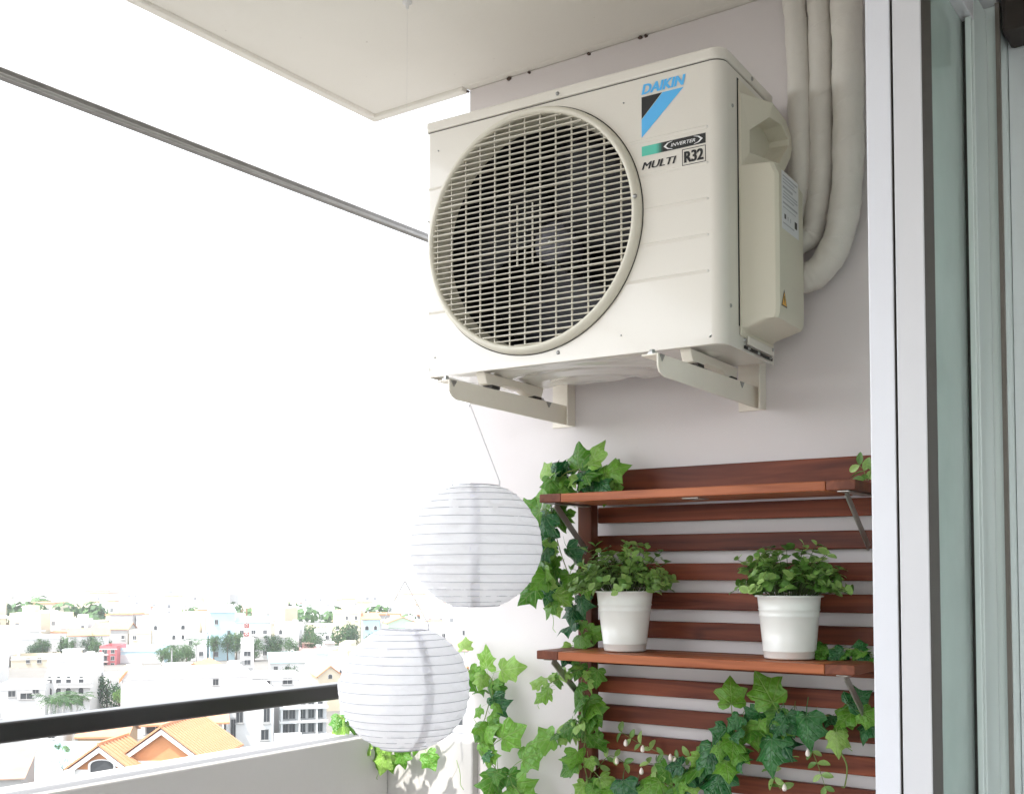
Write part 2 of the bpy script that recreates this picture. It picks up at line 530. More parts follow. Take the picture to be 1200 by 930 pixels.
# anchor stubs and flaking where wall meets ceiling
for i, (px, py) in enumerate(((548, 104), (596, 91), (620, 82), (690, 61), (750, 44), (757, 41))):
    p = onY(px, py, -.004)
    mb = MB()
    s = .005 + .004 * random.random()
    pts = [(s * math.cos(a) * random.uniform(.6, 1.4), s * math.sin(a) * random.uniform(.5, 1.0)) for a in [k * math.pi / 4 for k in range(8)]]
    mb.prism([(p.x + a, min(p.z, ZC - .006) + b) for a, b in pts], -.006, .002, 'y')
    mb.build('nail_stub', plain('rust%d' % i, (.07, .045, .035), .8, var=.3), wall)

# front parapet and its return
mb = MB().box(XP - .16, XP, YB, -.03, 0, ZP)
mb.box(XP - .16, -.165, -.03, .12, 0, ZP)
o = mb.build('parapet_wall', M['parapet'], bevel=.008, seg=3)
tag(o, 'low grey plastered balcony parapet under the black handrail', 'parapet')

# handrail on posts
hr = thing('handrail', 'black metal handrail running along the balcony parapet', 'railing', (XP - .08, -2, ZP))
XR = -.60
def loc(p, root): return Vector(p) - Vector(root.location)
zr = .985
mb = MB().box(XR - .03 - hr.location.x, XR + .03 - hr.location.x, YB + 2, .06 + 2, zr - .052 - ZP, zr - ZP)
mb.build('rail', M['black'], hr, bevel=.008, seg=3)
MB().box(XR + .032 - hr.location.x, -.205 - hr.location.x, 2.0, 2.06, zr - .052 - ZP, zr - ZP).build('return_rail', M['black'], hr, bevel=.008, seg=3)
for y in (-5.4, -4.3, -3.2, -2.1, .03):
    MB().box(XR - .018 - hr.location.x, XR + .018 - hr.location.x, y + 1.982, y + 2.018, -.002, zr - .053 - ZP).build('post', M['black'], hr, bevel=.003)

# upper steel bar (an angle profile) across the opening
ub = thing('steel_bar', 'thin grey steel angle bar spanning the opening above the parapet', 'bar', (-.60, -2.5, 2.60))
prof = [(-.02, -.017), (.02, -.017), (.02, -.012), (-.014, -.012), (-.014, .017), (-.02, .017)]
mb = MB()
mb.prism([(a, b + .001) for a, b in [(-.013, -.014), (.013, -.014), (.013, .008), (.008, .013), (-.013, .013)]], YB + 2.5, 2.95, 'y')
mb.build('profile', M['bar'], ub, bevel=.002)
MB().prism([(.0135, -.015), (.019, -.015), (.019, -.006), (.0135, -.004)], YB + 2.5, 2.94, 'y').build('lip', plain('bar_edge', (.36, .36, .35), .6, 0, var=.25, scale=20), ub, bevel=.0015)

# ------------------------------------------------------------------ room behind the camera and sliding door
o = MB().box(XD + .03, 4.6, -.09, .2, 0, ZC).build('room_wall', M['room'])
tag(o, 'blue grey painted room wall beyond the glass door', 'wall')
mb = MB().box(4.6, 4.75, YB, -5.6, 0, ZC).box(4.6, 4.75, -2.0, .2, 0, ZC).box(4.6, 4.75, -5.6, -2.0, 2.6, ZC)  # unseen opening added in the side wall to let more light into the room
o = mb.build('room_side_wall', M['room'])
tag(o, 'blue grey painted side wall of the room around an added light opening', 'wall')
mb = MB().box(-.68, 1.7, YB - .15, YB, 0, ZC).box(4.3, 4.6, YB - .15, YB, 0, ZC).box(1.7, 4.3, YB - .15, YB, 2.6, ZC)   # wide unseen opening added behind the camera for fill light
o = mb.build('room_back_wall', M['room'])
tag(o, 'blue grey painted back wall of the room around a wide added light opening', 'wall')
o = MB().box(1.36, XD + .04, YB, -.001, 2.74, ZC - .002).build('door_lintel', M['wall'])
tag(o, 'plastered beam above the sliding glass door', 'beam')
o = MB().box(1.36, XD + .02, YB, -4.4, 0, 2.739).build('facade_wall', M['wall'])
tag(o, 'plastered facade wall beside the door opening', 'wall')

def door_panel(name, x0, x1, y0, y1, mat, label, group=None):
    """one sliding leaf: y0 is the leading edge"""
    t = thing(name, label, 'door', ((x0 + x1) / 2, y0, .03))
    hw = (x1 - x0) / 2 - .0015
    H = 2.64
    L = y1 - y0
    st = MB().box(-hw, hw, 0, .075, 0, H).build('stile', mat, t, bevel=.002)
    MB().box(hw + .0002, hw + .0012, .004, .074, .002, H - .002).build('stile_dark_strip', M['strip_dark'], st)  # thin dark brown plate covering the stile's room-side face
    MB().box(-hw, hw, L - .13, L, 0, H).build('stile', M['alu3'], t, bevel=.002)
    MB().box(-hw, hw, .0755, L - .1305, H - .07, H).build('rail', mat, t, bevel=.002)
    MB().box(-hw, hw, .0755, L - .1305, 0, .10).build('rail', mat, t, bevel=.002)
    for y in (.0765, L - .1385):
        MB().box(-hw * .45, hw * .45, y, y + .007, .101, H - .071).build('gasket', M['rubber'], t)
    MB().box(-.004, .004, .084, L - .139, .101, H - .0715).build('glass_pane', M['glass'], t)
    # glazing bead steps round the pane at the far stile
    MB().box(hw * .5, hw * .95, L - .158, L - .1385, .101, H - .071).build('glazing_bead', M['alu3'], t, bevel=.002)
    return t

DP = thing
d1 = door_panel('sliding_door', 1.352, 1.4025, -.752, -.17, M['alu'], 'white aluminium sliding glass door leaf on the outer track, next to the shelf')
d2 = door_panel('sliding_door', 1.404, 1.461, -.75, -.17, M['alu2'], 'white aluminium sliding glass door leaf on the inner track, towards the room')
for dd, zz in ((d1, (2.2, 2.16, 1.02, .86)), (d2, (2.28, 2.33, 1.66))):
    pass
df = thing('door_frame', 'white aluminium jamb and head track holding the sliding doors', 'door frame', (1.4, -.03, 0))
MB().box(-.06, .0895, -.136, .028, .0, 2.6845).build('jamb', M['alu3'], df, bevel=.002)
MB().box(-.06, .085, YB + 1.85, .028, 2.685, 2.7395).build('head_track', M['alu2'], df, bevel=.002)
MB().box(-.06, .085, YB + 1.85, -.1365, .0, .028).build('sill_track', M['alu2'], df, bevel=.002)
MB().box(.080, .0895, -.149, -.1365, .03, 2.684).build('jamb_bead', plain('bead_brown', (.16, .14, .12), .5), df)
o = MB().box(1.497, 2.2, -.20, -.0905, 2.60, 2.9).build('pelmet_box', M['pelmet'], bevel=.01)
tag(o, 'dark fabric covered pelmet box high on the room wall', 'pelmet')

# ------------------------------------------------------------------ air conditioner (local: x right, y back, z up from base)
ACW, ACH, ACD = .9045, .735, .354
ac = thing('air_conditioner', 'beige outdoor air conditioning unit with round fan grille mounted on the wall', 'air conditioner',
           (0, -.47, 2.648 - ACH), .045928)
ZT = ACH - .033                       # casing top under the cover
rr = .034                             # right front corner radius
CX, CZ, HR = .352, ACH - .375, .318

mb = MB()
# front plate with the fan hole
x0, x1, z0, z1 = .012, ACW - rr, .012, ZT
N = 160
inner, outer = [], []
for k in range(N):
    a = 2 * math.pi * (k + .5) / N
    c, s = math.cos(a), math.sin(a)
    inner.append((CX + HR * c, 0, CZ + HR * s))
    tx = ((x1 - CX) / c if c > 0 else (x0 - CX) / c) if abs(c) > 1e-6 else 1e9
    tz = ((z1 - CZ) / s if s > 0 else (z0 - CZ) / s) if abs(s) > 1e-6 else 1e9
    tt = min(tx, tz)
    outer.append((CX + tt * c, 0, CZ + tt * s))
for k in range(N):
    k2 = (k + 1) % N
    mb.quad(inner[k], inner[k2], outer[k2], outer[k])
    # fill the rectangle corner
    for cx_, cz_ in ((x0, z0), (x1, z0), (x1, z1), (x0, z1)):
        a, b = outer[k], outer[k2]
        if (abs(a[0] - cx_) < 1e-9) != (abs(b[0] - cx_) < 1e-9) and (abs(a[2] - cz_) < 1e-9) != (abs(b[2] - cz_) < 1e-9):
            if abs(a[0] - cx_) + abs(a[2] - cz_) < .08:
                mb.poly([a, b, (cx_, 0, cz_)])
# sides with rounded front corners
def strip(pts, za, zb):
    for (a, b) in zip(pts, pts[1:]):
        mb.quad((a[0], a[1], za), (b[0], b[1], za), (b[0], b[1], zb), (a[0], a[1], zb))
right = [(ACW - rr + rr * math.sin(t), rr - rr * math.cos(t)) for t in [i * math.pi / 24 for i in range(13)]] + [(ACW, ACD)]
left = [(0, ACD)] + [(.012 - .012 * math.cos(t), .012 - .012 * math.sin(t)) for t in [i * math.pi / 12 for i in range(7)]]
strip(right, z0, z1); strip(left, z0, z1)
mb.quad((0, ACD, z0), (ACW, ACD, z0), (ACW, ACD, z1), (0, ACD, z1))
top = [(x, y, z1) for x, y in left + right]
mb.poly(top)
casing = mb.build('casing', M['ac'], ac, angle=30)
# slim folded flange at the foot of the casing
mb = MB()
pl = left + right
pl2 = [(x * .996 + .002, y + .001) for x, y in pl]
for (a, b) in zip(pl, pl[1:]):
    mb.quad((a[0], a[1] - .0015, -.004), (b[0], b[1] - .0015, -.004), (b[0], b[1] - .0015, z0 + .001), (a[0], a[1] - .0015, z0 + .001))
for (a, b, c, d) in zip(pl, pl[1:], pl2, pl2[1:]):
    mb.quad((a[0], a[1] - .0015, -.004), (b[0], b[1] - .0015, -.004), (d[0], d[1] + .012, -.004), (c[0], c[1] + .012, -.004))
mb.build('foot_flange', M['ac'], ac, angle=30)
# top cover: slightly proud lid with a dark gap beneath
e = .003
def lid_outline(e):
    r2 = rr + e
    return [(-e, ACD + e), (-e, .004), (-e + .004, -e)] + [(ACW - rr + r2 * math.sin(t), rr - r2 * math.cos(t)) for t in [i * math.pi / 24 for i in range(13)]] + [(ACW + e, ACD + e)]
mb = MB().prism(lid_outline(e), ZT + .0035, ACH, 'z')
lid = mb.build('top_cover', M['ac'], ac, bevel=.005, seg=3)
lid.data.polygons.foreach_set('use_smooth', [False] * len(lid.data.polygons))
MB().prism(lid_outline(-.002), ZT + .0001, ZT + .0034, 'z').build('cover_gap', M['seam'], ac)

# horizontal pressed lines in the front
for i in range(5):
    z = ACH - (.198 + .09 * i)
    for (xa, xb) in ((.004, None), (None, .862)):
        dz = abs(z - CZ)
        half = math.sqrt(max(0, .337 ** 2 - dz ** 2))
        if xa is None: a, b = CX + half + .004, xb
        else: a, b = .0085, CX - half - .004
        if b - a < .02: continue
        mb = MB().prism([(-.0030, z + .0034), (.001, z + .0062), (.001, z - .0026), (-.0006, z - .0022)], a, b, 'x')
        mb.build('pressed_line', M['ac'], ac)
        if xa is None:
            MB().lathe([(0, -.0026), (.0022, -.0022), (.0032, .0005)], 10, 'y', c=(b + .001, 0, z + .001)).build('line_end', M['acpan'], ac, smooth=True)
# screws
def screw(x, y, z, nx=0, r=.0055, parent=None):
    mb = MB()
    if nx: # on right side
        pf = [(0, .004), (r * .7, .0035), (r, .001), (r, -.001)]
        s = len(mb.v)
        mb.lathe([(a, b) for a, b in pf], 12, 'z')
        mb.v = [(x + p[2], y + p[0], z + p[1]) for p in mb.v]
    else:
        mb.lathe([(0, -.004), (r * .7, -.0035), (r, -.001), (r, .001)], 12, 'y', c=(x, y, z))
    mb.build('screw', M['screw'], parent or ac, smooth=True)
def acf(px, py, yy=0.0):
    """photo pixel -> point on the unit's front plane (local)"""
    d = Matrix.Rotation(-.045928, 3, 'Z') @ ray(px, py)
    c = Matrix.Rotation(-.045928, 3, 'Z') @ (CAM - Vector(ac.location))
    t = (yy - c.y) / d.y
    return c + d * t
def acs(px, py, xx=ACW):
    d = Matrix.Rotation(-.045928, 3, 'Z') @ ray(px, py)
    c = Matrix.Rotation(-.045928, 3, 'Z') @ (CAM - Vector(ac.location))
    return c + d * ((xx - c.x) / d.x)
p = acf(654, 109); screw(p.x, -.003, ACH - .016)
p = acf(654, 413); screw(p.x, 0, p.z)
for (px, py, r) in ((731, 121, .0022), (514, 177, .0022), (728, 393, .002), (510, 419, .002), (502, 260, .002)):
    p = acf(px, py); screw(p.x, 0, p.z, r=r)
p = acs(858, 124); screw(ACW, p.y, p.z, 1, .005)
p = acs(856, 358); screw(ACW, p.y, p.z, 1, .005)
p = acs(881, 93, ACW + .003); screw(ACW + .003, p.y, ACH - .014, 1, .006)

# bell mouth, ring, fan
ring = MB().lathe([(.334, .001), (.3335, -.010), (.331, -.019), (.326, -.0255), (.320, -.027), (.315, -.024), (.3125, -.016), (.312, .004), (.3122, .012)], 128, 'y', c=(CX, 0, CZ)).build('grille_ring', M['grille'], ac, smooth=True)
screw(CX + .326, -.027, CZ + .03, r=.006)
MB().lathe([(.3345, -.0008), (.3372, -.0008)], 128, 'y', c=(CX, 0, CZ)).build('ring_gap_shadow', M['seam'], ac)  # flat dark annulus: joint line plus the ring's shadow line put into colour
MB().lathe([(.3181, -.001), (.314, .018), (.308, .035), (.306, .06)], 96, 'y', c=(CX, 0, CZ)).build('bell_mouth', M['grille'], ac, smooth=True)
mb = MB().lathe([(.306, .0601), (.305, .26), (0, .262)], 64, 'y', c=(CX, 0, CZ))
mb.build('fan_cavity', M['dark'], ac, smooth=False)
fan = MB().lathe([(0, .105), (.03, .106), (.055, .112), (.062, .125), (.064, .19)], 40, 'y', c=(CX, 0, CZ)).build('fan_hub', M['hub'], ac, smooth=True)
MB().lathe([(0, .098), (.008, .099), (.010, .1055)], 16, 'y', c=(CX, 0, CZ)).build('hub_nut', M['screw'], fan, smooth=True)
for b in range(3):
    mb = MB()
    nr, na = 10, 10
    grid = []
    for i in range(nr + 1):
        rad = .055 + (.292 - .055) * i / nr
        row = []
        span = R(52 + 34 * math.sin(math.pi * i / nr * .8))
        for j in range(na + 1):
            u_ = j / na
            a = R(b * 120 + 20) + span * (u_ - .5) + R(22) * (i / nr)
            y = .19 - .075 * u_ - .01 * math.sin(math.pi * u_)
            row.append((CX + rad * math.cos(a), y, CZ + rad * math.sin(a)))
        grid.append(row)
    for i in range(nr):
        for j in range(na):
            mb.quad(grid[i][j], grid[i + 1][j], grid[i + 1][j + 1], grid[i][j + 1])
    ob = mb.build('fan_blade', M['fan'], ac, smooth=True)
    sm = ob.modifiers.new('thick', 'SOLIDIFY'); sm.thickness = .004
# motor mount behind the fan
MB().box(CX - .05, CX + .05, .21, .255, CZ - .30, CZ + .30).build('motor_mount', M['fan'], ac, bevel=.004)
# grille bars
RI = .3128
pz = .0155
k0 = int(RI / pz)
for k in range(-k0, k0 + 1):
    dz = k * pz
    half = math.sqrt(RI ** 2 - dz ** 2)
    if half < .03: continue
    major = (k % 5 == 2)
    h = .0021 if major else .00145
    dp = .003 if major else 0
    mb = MB().prism([(-.0205 - dp, CZ + dz - h * .6), (-.0205 - dp, CZ + dz + h * .6), (-.019, CZ + dz + h), (-.0135, CZ + dz + h), (-.0135, CZ + dz - h), (-.019, CZ + dz - h)], CX - half, CX + half, 'x')
    mb.build('grille_bar', M['grille'], ac)
px_ = .0485
for k in range(-6, 7):
    dx = k * px_ - .012
    half = math.sqrt(RI ** 2 - dx ** 2)
    MB().box(CX + dx - .0014, CX + dx + .0014, -.0132, -.008, CZ - half, CZ + half).build('grille_upright', M['grille'], ac)
za, zb = acf(604, 312, -.02).z, acf(604, 240, -.02).z
for k in (-1, 0):
    dx = (k + .5) * px_ - .012 - px_ * .0
    MB().box(CX + dx - .0013, CX + dx + .0013, -.0132, -.008, za, zb).build('grille_upright', M['grille'], ac)

# base pan with pressed channels
nx, ny = 180, 80
def pan(x, y):
    h = 0.0
    def ridge(d, wdt): return max(0.0, 1 - (d / wdt) ** 2) ** 2 if abs(d) < wdt else 0.0
    d = math.hypot((x - .36) / 1.25, (y - .33)) - .235
    h += .008 * ridge(d, .05)
    d = math.hypot((x - .36) / 1.25, (y - .35)) - .14
    h += .008 * ridge(d, .05)
    d = math.hypot((x - .36) / 1.6, (y - .34)) - .03
    h += .007 * ridge(d, .05)
    for (a, b, rx, ry) in ((.12, .07, .07, .018), (.60, .05, .10, .014), (.78, .16, .05, .06), (.30, .055, .09, .012)):
        q = ((x - a) / rx) ** 2 + ((y - b) / ry) ** 2
        if q < 1: h += .006 * (1 - q) ** 2 * (2 - (1 - q))
    return -h
g = MB()
for i in range(nx + 1):
    for j in range(ny + 1):
        x = .006 + (ACW - .012) * i / nx
        y = .014 + (ACD - .016) * j / ny
        g.v.append((x, y, .004 + pan(x, y)))
for i in range(nx):
    for j in range(ny):
        a = i * (ny + 1) + j
        g.f.append((a, a + ny + 1, a + ny + 2, a + 1)); g.m.append(0)
g.build('base_pan', M['acpan'], ac, smooth=True)
# feet (two folded rails across the bottom)
for fx in (.155, .775):
    mb = MB()
    prof = [(.022, -.002), (.040, -.034), (.10, -.036), (.125, -.026), (.23, -.026), (.26, -.036), (.335, -.036), (.35, -.002)]
    mb.prism(prof, fx, fx + .03, 'x')
    mb.build('foot', M['bracket'], ac, bevel=.003)
    MB().box(fx + .004, fx + .036, .055, .095, -.0435, -.0345).build('rubber_pad', M['rubber'], ac)
    MB().box(fx + .004, fx + .036, .285, .325, -.0435, -.0345).build('rubber_pad', M['rubber'], ac)

# service cover on the right side
sc_ = thing('tmp', 'x', 'x'); bpy.data.objects.remove(sc_)
# flat flush sheet with dark seam
MB().box(ACW + .0002, ACW + .0012, .094, ACD - .01, .055, ACH - .048).build('cover_seam', M['seam'], ac)
mb = MB()
X0 = ACW + .0015
T = ACH
def V3(x, y, z): return (x, y, T + z)
yb = ACD - .02
# upper part (grip): slopes out from the seam
A1, A2 = V3(X0, .099, -.050), V3(X0, .099, -.275)
cover = MB()
cover.prism([(X0, .0), (X0 + .004, .0)], 0, 0, 'z') if False else None
# flush base sheet
cover.box(X0, X0 + .004, .098, yb, T - .705, T - .052)
cb = cover.build('service_cover', M['ac2'], ac, bevel=.0015)
# lower box: front ramp, flat outer face
low = [(X0 + .004, .102), (X0 + .012, .104), (X0 + .03, .107), (X0 + .06, .112), (X0 + .086, .118), (X0 + .095, .126), (X0 + .0955, .135), (X0 + .0955, .31), (X0 + .088, .322), (X0 + .004, .325)]
mb = MB()
zt_, zb_ = T - .272, T - .660
k = len(low)
def shrink(p, s): return (X0 + .004 + (p[0] - X0 - .004) * s, p[1])
lev = [(zt_, .0, 0), (zt_ - .012, .9, 0), (zt_ - .03, 1, 0), (zb_ + .03, 1, 0), (zb_ + .006, .985, 0), (zb_ - .004, .93, 0), (zb_ - .022, .15, 0), (zb_ - .03, 0, 0)]
lev[0] = (zt_, .86, 0)
for li, (z, s, _) in enumerate(lev):
    for p in low:
        q = shrink(p, s); mb.v.append((q[0], q[1], z))
for li in range(len(lev) - 1):
    for i in range(k - 1):
        a = li * k + i
        mb.f.append((a, a + 1, a + k + 1, a + k)); mb.m.append(0)
mb.f.append(tuple(range(k))); mb.m.append(0)
lowbox = mb.build('valve_cover', M['ac2'], ac, angle=28)
# upper grip block with a hollow
def gx(y): return X0 + .004 + .052 * min(1, max(0, (y - .10) / .10))
mb = MB()
outl = [(.10, -.085), (.20, -.088), (.30, -.098), (.345, -.125), (.35, -.16), (.335, -.19), (.262, -.262), (.10, -.272)]
hol = [(.13, -.175), (.19, -.128), (.27, -.122), (.325, -.142), (.325, -.158), (.305, -.178), (.245, -.232), (.13, -.232)]
kk = len(outl)
o1 = [(X0 + .004, y, T + z) for y, z in outl]
o2 = [(gx(y) if y > .15 else X0 + .006, y, T + z) for y, z in outl]
h1 = [((gx(y) - .001), y, T + z) for y, z in hol]
h2 = [(X0 + .0045, .16 + (y - .16) * .8 + .02, T + z * .95 - .01) for y, z in hol]
for i in range(kk):
    j = (i + 1) % kk
    mb.quad(o1[i], o1[j], o2[j], o2[i])
    mb.quad(o2[i], o2[j], h1[j], h1[i])
    mb.quad(h1[i], h1[j], h2[j], h2[i])
mb.poly(h2)
mb.build('grip', M['ac2'], ac, bevel=.003, seg=2)
# sticker with small print and a yellow warning triangle
xs = X0 + .0958
s1 = MB().box(xs, xs + .0006, .142, .272, T - .435, T - .288).build('rating_sticker', M['labelp'], ac)
for i, (a, b, z, h) in enumerate(((.150, .262, -.297, .004), (.150, .240, -.306, .003), (.150, .255, -.314, .003), (.150, .225, -.325, .006), (.155, .262, -.337, .003),
                                  (.150, .262, -.345, .003), (.150, .235, -.353, .003), (.150, .262, -.365, .005), (.150, .25, -.378, .002), (.160, .172, -.395, .012),
                                  (.185, .190, -.397, .010), (.205, .210, -.397, .010), (.240, .258, -.395, .018), (.150, .235, -.418, .003))):
    c = 'ink' if i in (9, 12) else 'printgrey'
    MB().box(xs + .0007, xs + .0011, a, b, T + z - h, T + z).build('print_line', M[c], s1)
wt = MB().prism([(.112 + .02, -.633), (.112 + .062, -.633), (.112 + .041, -.590)], xs + .0002, xs + .0008, 'x')
wt.v = [(a, b, c + T) for a, b, c in wt.v]
wt.build('warning_triangle', M['ink'], ac)
wt = MB().prism([(.112 + .025, -.630), (.112 + .057, -.630), (.112 + .041, -.597)], xs + .0009, xs + .0012, 'x')
wt.v = [(a, b, c + T) for a, b, c in wt.v]
w2 = wt.build('warning_fill', M['yellow'], ac)
wt = MB().prism([(.151, -.606), (.155, -.606), (.153, -.614), (.156, -.614), (.151, -.625), (.152, -.616), (.149, -.616)], xs + .0013, xs + .0015, 'x')
wt.v = [(a, b, c + T) for a, b, c in wt.v]
wt.build('warning_bolt', M['ink'], ac)
# lower flush strip and fixings under the valve cover
MB().box(X0 + .0045, X0 + .010, .135, .325, T - .722, T - .700).build('lower_strip', M['ac'], ac, bevel=.002)
for y, z in ((.15, -.729), (.22, -.730), (.31, -.706), (.31, -.726), (.105, -.715)):
    screw(X0 + .010 if z > -.725 else X0 + .004, y, T + z, 1, .005)
MB().box(X0, X0 + .003, .125, .33, T - .732, T - .7245).build('strip_gap', M['seam'], ac)

# lettering on the front
def text_mesh(name, s, mat, height, width, x, z, parent, y=-.0012, shear=0, bold=0.0, ext=.0003, passes=(0,)):
    cu = bpy.data.curves.new(name, 'FONT')
    cu.body = s; cu.size = 1; cu.shear = shear; cu.offset = bold; cu.resolution_u = 3
    ob = bpy.data.objects.new(name, cu); col.objects.link(ob)
    dg = bpy.context.evaluated_depsgraph_get(); dg.update()
    me = bpy.data.meshes.new_from_object(ob.evaluated_get(dg))
    bpy.data.objects.remove(ob)
    xs_ = [v.co.x for v in me.vertices]; ys_ = [v.co.y for v in me.vertices]
    sx = width / (max(xs_) - min(xs_)); sy = height / (max(ys_) - min(ys_))
    mx_, my_ = min(xs_), min(ys_)
    for v in me.vertices:
        v.co = Vector((x + (v.co.x - mx_) * sx, y, z + (v.co.y - my_) * sy))
    if len(passes) > 1:                       # heavier strokes: the outline repeated a hair to the side
        bm = bmesh.new()
        for i_, dx in enumerate(passes):
            m_ = me.copy()
            m_.transform(Matrix.Translation((dx, -.00005 * i_, 0)))
            bm.from_mesh(m_); bpy.data.meshes.remove(m_)
        bm.to_mesh(me); bm.free()
    me.materials.clear(); me.materials.append(mat)
    o = bpy.data.objects.new(name, me); col.objects.link(o); o.parent = parent
    return o

def flat(name, pts, mat, y=-.0008, parent=None):
    mb = MB().prism([(a, T + b) for a, b in pts], y, y + .0005, 'y')
    return mb.build(name, mat, parent or ac)

text_mesh('brand_lettering', 'DAIKIN', M['blue'], .026, .120, .686, T - .077, ac, shear=.25, bold=.02, passes=(-.0012, 0, .0012))
flat('emblem_blue', [(.685, -.188), (.801, -.083), (.744, -.083), (.685, -.141)], M['blue'])
flat('emblem_black', [(.685, -.139), (.742, -.083), (.685, -.083)], M['ink'])
lb = flat('stripe_black', [(.732, -.2365), (.859, -.2365), (.859, -.2115), (.732, -.2115)], M['ink'], y=-.0008)
flat('stripe_green', [(.685, -.2365), (.7318, -.2365), (.7318, -.2115), (.685, -.2115)], M['green'])
for i in range(4):
    f = (i + .5) / 4
    m_ = plain('print_fade%d' % i, tuple(a * (1 - f) + b * f for a, b in zip((.10, .55, .42), (.014, .014, .014))), .4, var=.01)
    flat('stripe_fade', [(.7245 + i * .0045, -.2364), (.729 + i * .0045, -.2364), (.729 + i * .0045, -.2116), (.7245 + i * .0045, -.2116)], m_, y=-.0012)
text_mesh('stripe_lettering', 'INVERTER', M['white'], .0085, .066, .766, T - .2285, ac, y=-.0015, shear=.25, bold=.01)
for sgn in (-1, 1):
    cxm = .799
    mb = MB()
    for up in (-1, 1):
        tip_o, tip_i = (cxm + sgn * .053, -.224), (cxm + sgn * .0465, -.224)
        end_o, end_i = (cxm + sgn * .028, -.224 + up * .0108), (cxm + sgn * .030, -.224 + up * .0092)
        mid_o, mid_i = (cxm + sgn * .043, -.224 + up * .0078), (cxm + sgn * .040, -.224 + up * .0062)
        for a, b, c, d in ((tip_o, mid_o, mid_i, tip_i), (mid_o, end_o, end_i, mid_i)):
            mb.quad(*[(q[0], -.0014, T + q[1]) for q in (a, b, c, d)])
    mb.build('stripe_arc', M['white'], ac)
text_mesh('model_lettering', 'MULTI', M['ink'], .0185, .094, .686, T - .272, ac, shear=.28, passes=(-.0011, -.0004, .0004, .0011))
for (a, b, c, d) in ((.796, .859, -.2415, -.2430), (.796, .859, -.2815, -.2830), (.796, .7975, -.2430, -.2815), (.8575, .859, -.2430, -.2815)):
    flat('frame_line', [(a, d), (b, d), (b, c), (a, c)], M['ink'])
text_mesh('refrigerant_lettering', 'R32', M['ink'], .029, .050, .8025, T - .277, ac, bold=.02, passes=(-.0012, 0, .0012))

# ------------------------------------------------------------------ wall brackets carrying the unit
def wall_bracket(x, label):
    t = thing('wall_bracket', label, 'bracket', (x, 0, 1.80))
    ztop = .067
    # web: vertical flange with chamfered nose
    MB().prism([(-.005, .006), (-.57, .014), (-.592, .022), (-.602, .036), (-.602, ztop), (-.005, ztop)], .0, .005, 'x').build('arm_web', M['bracket'], t, bevel=.002)
    MB().box(-.040, -.0005, -.602, -.006, ztop - .005, ztop).build('arm_flange', M['bracket'], t, bevel=.0015)
    MB().box(-.055, .02, -.006, -.0006, .002, .42).build('wall_plate', M['bracket'], t, bevel=.0015)
    MB().box(.0205, .026, -.045, -.0006, .002, .42).build('upright_flange', M['bracket'], t, bevel=.0015)
    for y in (-.585, -.12):
        mb = MB().lathe([(0, .012), (.007, .012), (.008, .006), (.012, .005), (.012, 0)], 6, 'z', c=(-.02, y, ztop))
        mb.build('bolt', M['screw'], t)
        mb = MB().prism([(y - .012, ztop - .002), (y + .012, ztop - .002), (y, ztop - .018)], .0052, .008, 'x').build('gusset', M['screw'], t)
    return t
wall_bracket(.185, 'beige steel wall bracket under the fan end of the air conditioner, holding the upper lantern')
wall_bracket(.808, 'beige steel wall bracket under the service cover end of the air conditioner')

# ------------------------------------------------------------------ insulated pipes
def smooth_path(pts, n=10):
    pts = [Vector(p) for p in pts]
    out = []
    P = [pts[0]] + pts + [pts[-1]]
    for i in range(1, len(P) - 2):
        for k in range(n):
            t = k / n
            a, b, c, d = P[i - 1], P[i], P[i + 1], P[i + 2]
            out.append(.5 * ((2 * b) + (c - a) * t + (2 * a - 5 * b + 4 * c - d) * t * t + (3 * b - a - 3 * c + d) * t ** 3))
    out.append(pts[-1])
    return out

def pipe(pxs, Y, rad, endY, label):
    pts = [onY(px, py, Y) for px, py in pxs]
    pts[-1].y = endY
    path = smooth_path(pts, 12)
    root = thing('insulated_pipe', label, 'pipe', pts[-1])
    random.seed(int(rad * 10000))
    mb = MB()
    rp = lambda t: rad * (1 + .035 * math.sin(t * 47) + .02 * math.sin(t * 131))
    mb.tube([p - pts[-1] for p in path], rp, 24)
    mb.build('wrapped_tube', M['tape'], root, smooth=True)
    # overlapping tape turns: shallow proud spiral edges
    s = MB()
    L = len(path)
    prev = None
    turns = 13
    rows = []
    for i in range(turns * 20):
        f = i / (turns * 20)
        idx = f * (L - 1)
        a = int(idx); fr = idx - a
        p = path[a].lerp(path[min(a + 1, L - 1)], fr) - pts[-1]
        tdir = (path[min(a + 1, L - 1)] - path[max(a - 1, 0)]).normalized()
        ref = Vector((0, 1, 0)) - tdir * tdir.y
        ref.normalize(); bi = tdir.cross(ref)
        ang = f * turns * 2 * math.pi
        n_ = ref * math.cos(ang) + bi * math.sin(ang)
        q = p + n_ * (rp(f) * 1.03)
        rows.append((q + tdir * .012 - n_ * .0032, q))
    for (a, b), (c, d) in zip(rows, rows[1:]):
        s.quad(a, c, d, b)
    s.build('tape_edge', M['tape'], root, smooth=True)
    return root
pipe([(934, -60), (930, -10), (934, 40), (937, 120), (938, 200), (934, 240), (926, 262), (912, 280)], -.05, .031, -.12, 'wrapped cream pipe nearest the air conditioner cover, one of three')
pipe([(958, -60), (959, -10), (961, 40), (962, 120), (962, 200), (957, 250), (946, 280), (925, 300)], -.045, .031, -.12, 'wrapped cream pipe running between the two other pipes')
pipe([(990, -60), (991, -10), (993, 60), (994, 140), (993, 210), (985, 270), (968, 308), (944, 326), (915, 330)], -.055, .040, -.10, 'thickest wrapped cream pipe, closest to the white door, bending in below the others')

